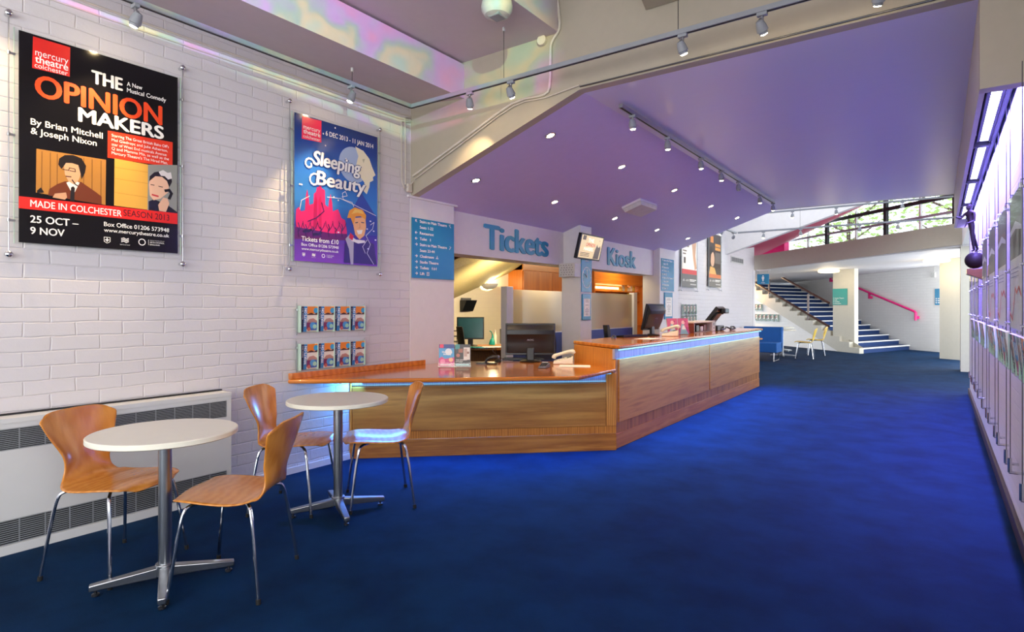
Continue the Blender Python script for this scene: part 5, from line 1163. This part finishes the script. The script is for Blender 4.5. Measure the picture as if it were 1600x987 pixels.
# ceiling sensor, junction box, conduits
t = thing('ceiling_sensor', 'rounded white ceiling device hanging under the upper ceiling', 'sensor', (-2.62, 3.46, 3.54))
b = MB(); b.lathe([(.11, 0), (.115, -.03), (.112, -.06), (.09, -.095), (.05, -.11), (.001, -.113)], 'lgrey', 30); b.build('housing', t)
b = MB(); b.hexa([(-.04, -.05, -.1145), (.05, -.05, -.1145), (.05, .05, -.1145), (-.04, .05, -.1145)], [(-.05, -.06, -.095), (.06, -.06, -.095), (.06, .06, -.095), (-.05, .06, -.095)], 'grey'); b.build('lens', t, bevel=.006)
def on_front(px, py, v):
    X = (px - 800) / 930.; Z = -(py - 480) / 930.; k = v / (X * _s + _c); return (k * (X * _c - _s), v, CAM_H + k * Z)
t = thing('junction_box', 'round grey junction box on the fascia under the middle ceiling', 'junction box', (-2.65, 4.13, 3.51))
b = MB(); b.cyl((0, 0, 0), (0, -.035, 0), .042, 'wallcable', n=20); b.build('box_body', t, bevel=.004)
def conduit(label, pts, r, m='wallcable', n=3):
    t = thing('cable_conduit', label, 'cable', pts[0]); o = Vector(pts[0])
    b = MB(); b.tube(smoothstep([tuple(Vector(p) - o) for p in pts], n) if n > 1 else [Vector(p) - o for p in pts], r, m, 8); b.build('conduit', t)
conduit('upper of two thin conduits along the brick wall top', [(UL + .008, -1, 3.145), (UL + .008, 4.0, 3.165), (UL + .008, 4.045, 3.14), (UL + .008, 4.05, 2.50)], .007, n=2)
conduit('lower of two thin conduits along the brick wall top', [(UL + .008, -1, 3.085), (UL + .008, 3.95, 3.115), (UL + .008, 4.0, 3.09), (UL + .008, 4.005, 2.52), (UL + .03, 4.06, 2.48), (UL + .05, 4.11, 2.53)], .006, n=2)
F_ = [on_front(x, y, 4.118) for x, y in ((645, 275), (720, 220), (800, 162), (850, 148), (859, 130), (860, 90), (862, 66), (874, 44), (872, 10), (868, -30))]
conduit('thick pale conduit climbing the fascia from the wall corner to the ceiling', F_, .011)
conduit('thin cable running under the fascia conduit to the track', [on_front(x, y, 4.112) for x, y in ((648, 280), (722, 224), (802, 166), (850, 153), (905, 133))], .005)
conduit('thin cable clipped along the fascia lower edge', [(-2.30, 4.12, 3.058), (-1.2, 4.12, 3.056), (0.17, 4.12, 3.058)], .006, 'darksteel', 1)
t = thing('wall_bracket', 'small white cable bracket box near the crease in the fascia corner', 'bracket', (UL + .01, 4.085, 2.47))
b = MB(); b.box(0, .03, -.03, .03, -.04, .04, 'wallcable'); b.build('bracket_body', t, bevel=.006)

# ------------------------------------------------------------------ lighting trough on the right wall
for k, (v0, v1) in enumerate(((4.35, 5.95), (6.05, 7.65), (7.75, 9.35), (9.45, 11.0))):
    t = thing('trough_light', '%s louvred violet luminaire from the plaster fascia in the right wall trough' % ordn[k], 'light', (.285, v0, 2.62), 0, 'louvred luminaires in the wall trough')
    Lh = v1 - v0
    b = MB(); b.box(-.045, .045, 0, Lh, .03, .075, 'darksteel'); b.box(-.048, -.042, 0, Lh, -.005, .075, 'blackm'); b.box(.042, .048, 0, Lh, -.005, .075, 'blackm'); b.build('housing', t)
    b = MB(); b.box(-.02, .02, .02, Lh - .02, .012, .016, 'louvre'); b.build('tube', t)
    b = MB(); n = int(Lh / .06); b.box(-.042, .042, 0, Lh, .0, .011, 'blackm')
    for i in range(n): y = .02 + i * .06; b.hexa([(-.030, y, -.003), (.022, y + .015, -.003), (.022, y + .05, -.003), (-.030, y + .035, -.003)], [(-.030, y, .0), (.022, y + .015, .0), (.022, y + .05, .0), (-.030, y + .035, .0)], 'louvre')  # strips glow in place of slats lit by the tube
    b.build('louvre', t, smooth=0)
    b = MB(); b.box(-.075, -.05, -.06, .0, -.02, .16, 'black'); b.box(-.075, .03, -.06, -.02, -.03, .03, 'black'); b.build('bracket', t, bevel=.006)
    area('trough_lamp', (.0, Lh / 2, -.012), (.089, Lh / 2, -.20), Lh - .1, .04, 125, VIOLET, 150, t)
t = thing('cable_tray', 'dark violet pipe running along the wall trough beside the luminaires', 'pipe', (.345, 4.2, 2.66))
b = MB(); b.cyl((0, 0, 0), (0, 6.9, 0), .022, 'grey', n=12); b.box(-.008, .026, 0, 6.9, .03, .04, 'grey'); b.build('pipe', t)

# ------------------------------------------------------------------ hanging prints and brochures on the right wall
arts = [('5d8a4e', '54382f', '8b8278', 1), ('7a3f8a', 'b0506a', '6a4a70', 1), ('5a4a86', '8a5aa6', '4f4660', 1), ('6a5aa0', '7f74b0', '8d88b0', 0), ('8078b0', '9a8ac0', 'a8a4c4', 0), ('6f6aa8', '8f86bc', 'a09cc0', 0), ('7a74b0', '9890c4', 'aaa6c8', 0)]
names = ['nearest hanging print, green top and red zigzag line', 'second hanging print, magenta top and red zigzag line', 'third hanging print, violet top and thin red line', 'fourth hanging print along the brick wall, beside the statue', 'fifth hanging print along the brick wall, beyond the statue', 'sixth hanging print along the brick wall beyond the statue', 'farthest hanging print on the brick wall by the end pillar']
for k, (v0, v1) in enumerate(((3.70, 4.25), (4.53, 5.08), (5.40, 5.98), (6.30, 6.85), (7.62, 8.15), (8.40, 8.9), (9.2, 9.7))):
    t = thing('hanging_print', names[k] + ' on the violet-lit wall' if k < 3 else names[k], 'print', (.315, v1, 1.21), 0, 'prints hung on rods along the right wall', rot=FACE_L)
    W, H = v1 - v0, .70; c = arts[k]; c = tuple('%02x%02x%02x' % tuple(int(int(h[i:i + 2], 16) * .62) for i in (0, 2, 4)) for h in c[:3]) + (c[3],)
    b = MB(); b.box(-.01, W + .01, -.01, H + .01, .001, .004, 'acrylic'); b.build('clear_panel', t)
    b = MB(); b.box(0, W, 0, H, -.006, -.001, 'paper'); b.zl = -.0006
    b.rect(0, W, H * .52, H, ink(c[2])); b.rect(0, W, H * .80, H, ink(c[0])); b.rect(W * .02, W * .98, H * .74, H * .80, ink(c[1])); b.poly([(0, H * .74), (W * .5, H * .79), (W, H * .72), (W, H * .69), (W * .5, H * .73), (0, H * .7)], ink('d6d2d6'))
    R = random.Random(k)
    for i in range(9):
        x = R.uniform(.05, .9) * W; b.line([(x, H * .53), (x + R.uniform(-.04, .04), H * .62), (x + R.uniform(-.05, .05), H * .69)], R.uniform(.008, .02), ink(c[1]))
    if c[3]: b.line([(W * .0, H * .12), (W * .25, H * .06), (W * .5, H * .30), (W * .62, H * .26), (W * .8, H * .3), (W, H * .24)], .016, 'red')
    for y in (.44, .41, .38): b.rect(W * .1, W * .8, H * y, H * y + .004, 'grey')
    b.build('print_sheet', t, smooth=0, recalc=False)
    for x in (-.02, W + .02):
        b = MB(); b.cyl((x, -.78, -.002), (x, 1.27, -.002), .002, 'darksteel', n=8); rd = b.build('rod', t)
        for y in (0.02, H * .45, H - .02):
            b = MB(); b.cyl((x, y, -.045), (x, y, .006), .008, 'chrome', n=12); b.build('stand_off', rd)
        b = MB(); b.cyl((x, -.80, -.058), (x, -.80, .004), .008, 'chrome', n=10); b.cyl((x, -.80, .0), (x, -.72, .0), .010, 'chrome', n=10); b.build('wall_hook', rd)
    for x in (.02, W - .02):
        b = MB(); b.tube([(x, H, .0), (x, H + .02, .0), (x, H + .025, -.05)], .004, 'chrome', 6); b.box(x - .008, x + .008, H - .02, H + .005, -.008, .008, 'chrome'); b.build('hook', t)
cols = [('20222c', 'dark'), ('c8703a', 'season'), ('8a8f9a', 'dark'), ('3a5a78', 'blue')]
protos = [brochure_proto(k, c, .15, .205, .03) for c, k in cols]; used = [False] * 4
for r, v1 in enumerate((4.12, 5.02, 5.95, 7.15, 8.05, 8.95)):
    rn = ['nearest', 'second', 'third', 'fourth', 'fifth', 'farthest'][r]
    wall_rack('%s clear brochure rack in the row along the violet-lit brick wall' % rn, UR - .012, v1, .972, 4, .172, .20, FACE_L)
    for k in range(4):
        i = (k * 3 + r) % 4
        if not used[i]: o = protos[i]; used[i] = True
        else: o = protos[i].copy(); C.objects.link(o)
        o.location = (UR - .052, v1 - .004 - k * .172, .978); o.rotation_euler = (FACE_L @ Matrix.Rotation(math.radians(6), 3, 'X')).to_euler()
        tag(o, '%s brochure from the far end in the %s rack along the violet-lit wall' % (ordn[k], rn), 'brochure', 'brochures along the right wall')

# ------------------------------------------------------------------ bronze statue on its ball and bracket
SV = 7.5
t = thing('statue_bracket', 'red-brown wooden wedge bracket on the brick wall carrying the ball and statue', 'bracket', (UR, SV, 1.60))
b = MB(); b.hexa([(0, -.11, -.02), (0, .11, -.02), (-.155, .11, .05), (-.155, -.11, .05)], [(0, -.11, .10), (0, .11, .10), (-.155, .11, .10), (-.155, -.11, .10)], 'redwood'); b.build('wedge', t, bevel=.003)
b = MB(); b.box(-.02, 0, -1.0, -.11, .0, .10, 'redwood'); b.build('wall_plate', t, bevel=.003)
BC = (.285, SV, 1.705 + .083)
b = MB(); b.ball((0, 0, 0), .083, 'bronze', 28); o = b.build('bronze_ball'); o.location = BC; tag(o, 'dark bronze ball under the statue feet on the wall bracket', 'ball')
t = thing('statue', 'small dark bronze statue of a figure stepping on a ball with arms held out', 'statue', (BC[0], BC[1], BC[2] + .080), TILT)
J = {'pel': (-.035, 0, .268, .026, .022), 'waist': (-.042, 0, .31, .023, .018), 'chest': (-.05, 0, .362, .030, .022), 'upch': (-.052, 0, .392, .026, .018), 'neck': (-.056, 0, .428, .0095, .0095),
     'lh': (-.040, -.018, .25, .022, .022), 'lk': (-.042, -.022, .142, .0135, .0135), 'lc': (-.034, -.022, .09, .0125, .0125), 'la': (-.022, -.02, .018, .008, .008), 'lt': (-.048, -.022, .008, .007, .006),
     'rh': (-.022, .02, .25, .021, .021), 'rk': (.012, .024, .138, .0135, .0135), 'rc': (.030, .026, .09, .0125, .0125), 'ra': (.046, .026, .035, .008, .008), 'rt': (.028, .028, .008, .007, .006),
     'ls': (-.040, -.046, .392, .0125, .0125), 'le': (-.048, -.058, .305, .010, .010), 'lw': (-.11, -.055, .282, .007, .007), 'lf': (-.130, -.055, .278, .0065, .008),
     'rs': (-.060, .044, .392, .0125, .0125), 're': (-.092, .062, .345, .010, .010), 'rw': (-.125, .06, .352, .007, .007), 'rf': (-.145, .06, .36, .0065, .008)}
E_ = [('pel', 'waist'), ('waist', 'chest'), ('chest', 'upch'), ('upch', 'neck'), ('pel', 'lh'), ('lh', 'lk'), ('lk', 'lc'), ('lc', 'la'), ('la', 'lt'), ('pel', 'rh'), ('rh', 'rk'), ('rk', 'rc'), ('rc', 'ra'), ('ra', 'rt'),
      ('upch', 'ls'), ('ls', 'le'), ('le', 'lw'), ('lw', 'lf'), ('upch', 'rs'), ('rs', 're'), ('re', 'rw'), ('rw', 'rf')]
ks = list(J); me = bpy.data.meshes.new('body'); me.from_pydata([J[k][:3] for k in ks], [(ks.index(a), ks.index(c)) for a, c in E_], []); me.materials.append(M['bronze'])
o = bpy.data.objects.new('body', me); C.objects.link(o); o.parent = t
sk = o.modifiers.new('skin', 'SKIN'); sk.use_smooth_shade = True
for i, k in enumerate(ks): d = me.skin_vertices[0].data[i]; g_ = 1.15 if k[0] in 'lr' and k[1] in 'hkcat' else 1.18; d.radius = (J[k][3] * g_, J[k][4] * g_); d.use_root = (k == 'pel')
sb = o.modifiers.new('sub', 'SUBSURF'); sb.levels = 2; sb.render_levels = 2
dg = bpy.context.evaluated_depsgraph_get(); dg.update(); m2 = bpy.data.meshes.new_from_object(o.evaluated_get(dg)); o.modifiers.clear(); o.data = m2
b = MB(); b.bm.from_mesh(m2); b.mats = [M['bronze']]          # head, nose and chin grow from the neck in the same mesh
b.ball((-.062, 0, .446), .0235, 'bronze', 18, (1, .82, 1.15)); b.ball((-.070, 0, .431), .0135, 'bronze', 12, (1, .8, 1)); b.ball((-.0865, 0, .442), .0055, 'bronze', 8, (1, .8, 1.3)); b.ball((-.083, 0, .424), .006, 'bronze', 8)
for y in (-.0205, .0205): b.ball((-.058, y, .444), .006, 'bronze', 8, (.8, .5, 1.2))
b.bm.to_mesh(m2); b.bm.free(); m2.shade_smooth(); m2.materials.clear(); m2.materials.append(M['bronze'])
b = MB(); b.ball((-.056, 0, .458), .0225, 'bronze', 14, (1.05, 1, .85))
R = random.Random(3)
for i in range(22):
    a = R.uniform(0, 2 * PI); e = R.uniform(.0, 1.2); b.ball((-.056 + .022 * math.cos(a) * math.cos(e), .021 * math.sin(a) * math.cos(e), .456 + .02 * math.sin(e)), .007, 'bronze', 8)
b.build('hair', t)
b = MB(); b.tube([(-.118, -.055, .30), (-.132, -.055, .26), (-.142, -.055, .24)], [.006, .006, .004], 'bronze', 8); b.build('held_staff', t)

# ------------------------------------------------------------------ far seating
t = thing('sofa', 'royal blue armless sofa on chrome loop legs beyond the kiosk counter end', 'sofa', (-4.10, 15.35, 0))
b = MB(); b.box(0, .92, 0, .62, .22, .46, 'royal'); b.build('seat', t, bevel=.02, seg=3)
b = MB(); b.hexa([(0, .50, .30), (.92, .50, .30), (.92, .72, .30), (0, .72, .30)], [(0, .58, .83), (.92, .58, .83), (.92, .76, .83), (0, .76, .83)], 'royal'); b.build('backrest', t, bevel=.02, seg=3)
for x in (.08, .84):
    b = MB(); b.tube([(x, .06, .22), (x, .04, .012), (x, .60, .012), (x, .58, .22)], .011, 'chrome', 8); b.build('leg', t)
t = thing('coffee_table', 'low round wooden table in front of the blue sofa', 'table', (-3.60, 14.35, 0))
b = MB(); b.lathe([(.001, .585), (.315, .585), (.32, .6), (.315, .612), (.001, .612)], 'oakx', 40); b.build('table_top', t)
b = MB(); b.cyl((0, 0, .02), (0, 0, .585), .028, 'steel'); b.build('column', t)
b = MB(); b.lathe([(.2, 0), (.2, .008), (.03, .02), (.001, .02)], 'steel', 30); b.build('base', t)
dup(tb, (-3.40, 17.10, 0), .3, 'round white table behind the blue sofa, beside the yellow chair', 'white tables by the stairs')
dup(tb, (-3.80, 19.10, 0), .8, 'round white table nearest the brick wall under the stairs', 'white tables by the stairs')
M['chairwood'] = M['yellowc']
fc = shell_chair('pale yellow shell chair facing the white table near the stairs', (-2.80, 16.75, 0), math.radians(186)); fc['group'] = 'yellow chairs by the stairs'
dup(fc, (-2.75, 18.1, 0), math.radians(192), 'pale yellow shell chair one behind the first, closer to the column', 'yellow chairs by the stairs')
dup(fc, (-4.25, 18.5, 0), math.radians(20), 'pale yellow shell chair showing over the blue sofa back', 'yellow chairs by the stairs')
# hung toilets sign, column sign, blue wall sign, call box, ceiling discs, racks under the stairs
t = thing('hanging_sign', 'blue hanging toilets sign with white figure under the slanted beam', 'sign', (-4.12, 17.42, 1.96), rot=FACE_N)
b = MB(); b.box(0, .31, 0, .28, -.02, 0, 'sign'); b.build('board', t, bevel=.002)
b = MB(); b.zl = .0005; man(b, .155, .08, .17); b.text('Toilets', .155, .03, .028, 'ink', .10, .01, 'C'); b.build('lettering', t, smooth=0, recalc=False)
b = MB(); b.box(-.02, .34, .375, .40, -.04, .02, 'white'); b.box(.03, .035, .28, .375, -.012, -.008, 'steel'); b.box(.275, .28, .28, .375, -.012, -.008, 'steel'); b.build('hanger', t)
cx_ = axes((.841, -.541, 0), (0, 0, 1), (-.541, -.841, 0))
t = thing('column_sign', 'teal green sign with white lettering wrapped on the column by the stairs', 'sign', (-2.63 - .006, 20.37 - .009, 1.39), rot=cx_)
b = MB(); b.box(.0, .50, 0, .49, -.004, .004, 'signt'); b.build('board', t)
b = MB(); b.zl = .0045
for i, s in enumerate(('Studio Theatre', 'Lift', 'Toilets', 'Reception')): b.text(s, .09, .19 - i * .052, .032, 'ink', (.30, .07, .15, .2)[i], .01); arrow(b, .045, .206 - i * .052, .016, 0)
b.build('lettering', t, smooth=0, recalc=False)
wx = axes((r2, -r2, 0), (0, 0, 1), (-r2, -r2, 0))
def onwall(x, y, z): p = P1 + D2 * x - N2 * y; return (p.x, p.y, z)
t = thing('wall_sign', 'narrow blue sign with white symbols on the far brick wall beside the column', 'sign', onwall(-.93, .003, 1.39), rot=wx)
b = MB(); b.box(0, .40, 0, .48, 0, .01, 'sign'); b.build('board', t)
b = MB(); b.zl = .0105
for i in range(3): b.rect(.03, .07, .05 + i * .06, .085 + i * .06, 'ink'); b.rect(.10, .20, .055 + i * .06, .08 + i * .06, 'ink')
b.build('symbols', t, smooth=0, recalc=False)
t = thing('call_point', 'small white box with a wire high on the far brick wall', 'alarm box', onwall(-.90, .0, 2.28), rot=wx)
b = MB(); b.box(-.06, .06, -.07, .07, .001, .05, 'lgrey'); b.build('box_body', t, bevel=.006)
b = MB(); b.box(-.005, .005, .07, .38, .001, .008, 'lgrey'); b.build('wire', t)
for (u, v, nm) in ((-2.62, 19.45, 'glowing round ceiling light before the column by the stairs'), (-.055, 18.35, 'glowing round ceiling light before the column near the right wall')):
    t = thing('ceiling_lamp', nm, 'ceiling light', (u, v, sof(u)), 0, 'round ceiling lights under the soffit')
    b = MB(); b.lathe([(.22, 0), (.22, -.03), (.05, -.03)], 'white', 30); b.build('base', t)
    b = MB(); b.lathe([(.27, -.03), (.285, -.05), (.27, -.09), (.2, -.105), (.001, -.11)], 'disc', 36); b.build('diffuser', t)
    l = bpy.data.lights.new('ceiling_lamp_light', 'POINT'); l.energy = 13; l.color = (1, .80, .48); l.shadow_soft_size = .2
    o = bpy.data.objects.new('ceiling_lamp_light', l); C.objects.link(o); o.parent = t; o.location = (0, 0, -.40)
t = thing('wall_lamp', 'warm wall light over the leaflet racks under the stairs, behind the wall end', 'lamp', onwall(5.0, 2.85, 1.75), rot=wx)
b = MB(); b.cyl((0, 0, -.06), (0, 0, .03), .05, 'lgrey'); b.build('base', t)
b = MB(); b.ball((0, 0, .06), .05, 'disc', 14); b.build('bulb', t)
l = bpy.data.lights.new('wall_lamp_light', 'POINT'); l.energy = 130; l.color = (1, .60, .24); l.shadow_soft_size = .06
o = bpy.data.objects.new('wall_lamp_light', l); C.objects.link(o); o.parent = t; o.location = (0, 0, .25)
Pd = None
for r, (z, n, x0) in enumerate(((1.20, 4, 4.6), (.83, 8, 4.6))):
    rn = ('upper', 'lower')[r]
    p = onwall(x0, 2.73, z); wall_rack('%s brochure rack on the brick side of the stairs' % rn, 0, 0, z, n, .25, .24, wx).location = p
    for k in range(n):
        if Pd is None: Pd = o = brochure_proto('dark', '3a3a36', .18, .235)
        else: o = Pd.copy(); C.objects.link(o)
        o.location = onwall(x0 - .01 - k * .25, 2.76, z + .006); o.rotation_euler = wx.to_euler()
        tag(o, '%s brochure from the hidden end in the %s rack beneath the stairs' % (ordn[k], rn), 'brochure', 'brochures under the stairs')
# roof light frame the far tracks hang from
b = MB()
for v in (11.35, 12.10, 13.0, 13.9, 14.5): b.box(UL, UR, v - .05, v + .05, 4.9, 5.02, 'white')
for u in (-4.1, -1.9, .3): b.box(u - .05, u + .05, 11.3, 14.6, 4.95, 5.0, 'white')
o = struct('window_2', b)
b = MB(); b.box(UL, UR, 11.3, 14.6, 5.03, 5.04, 'frost'); b.build('window_pane', o)
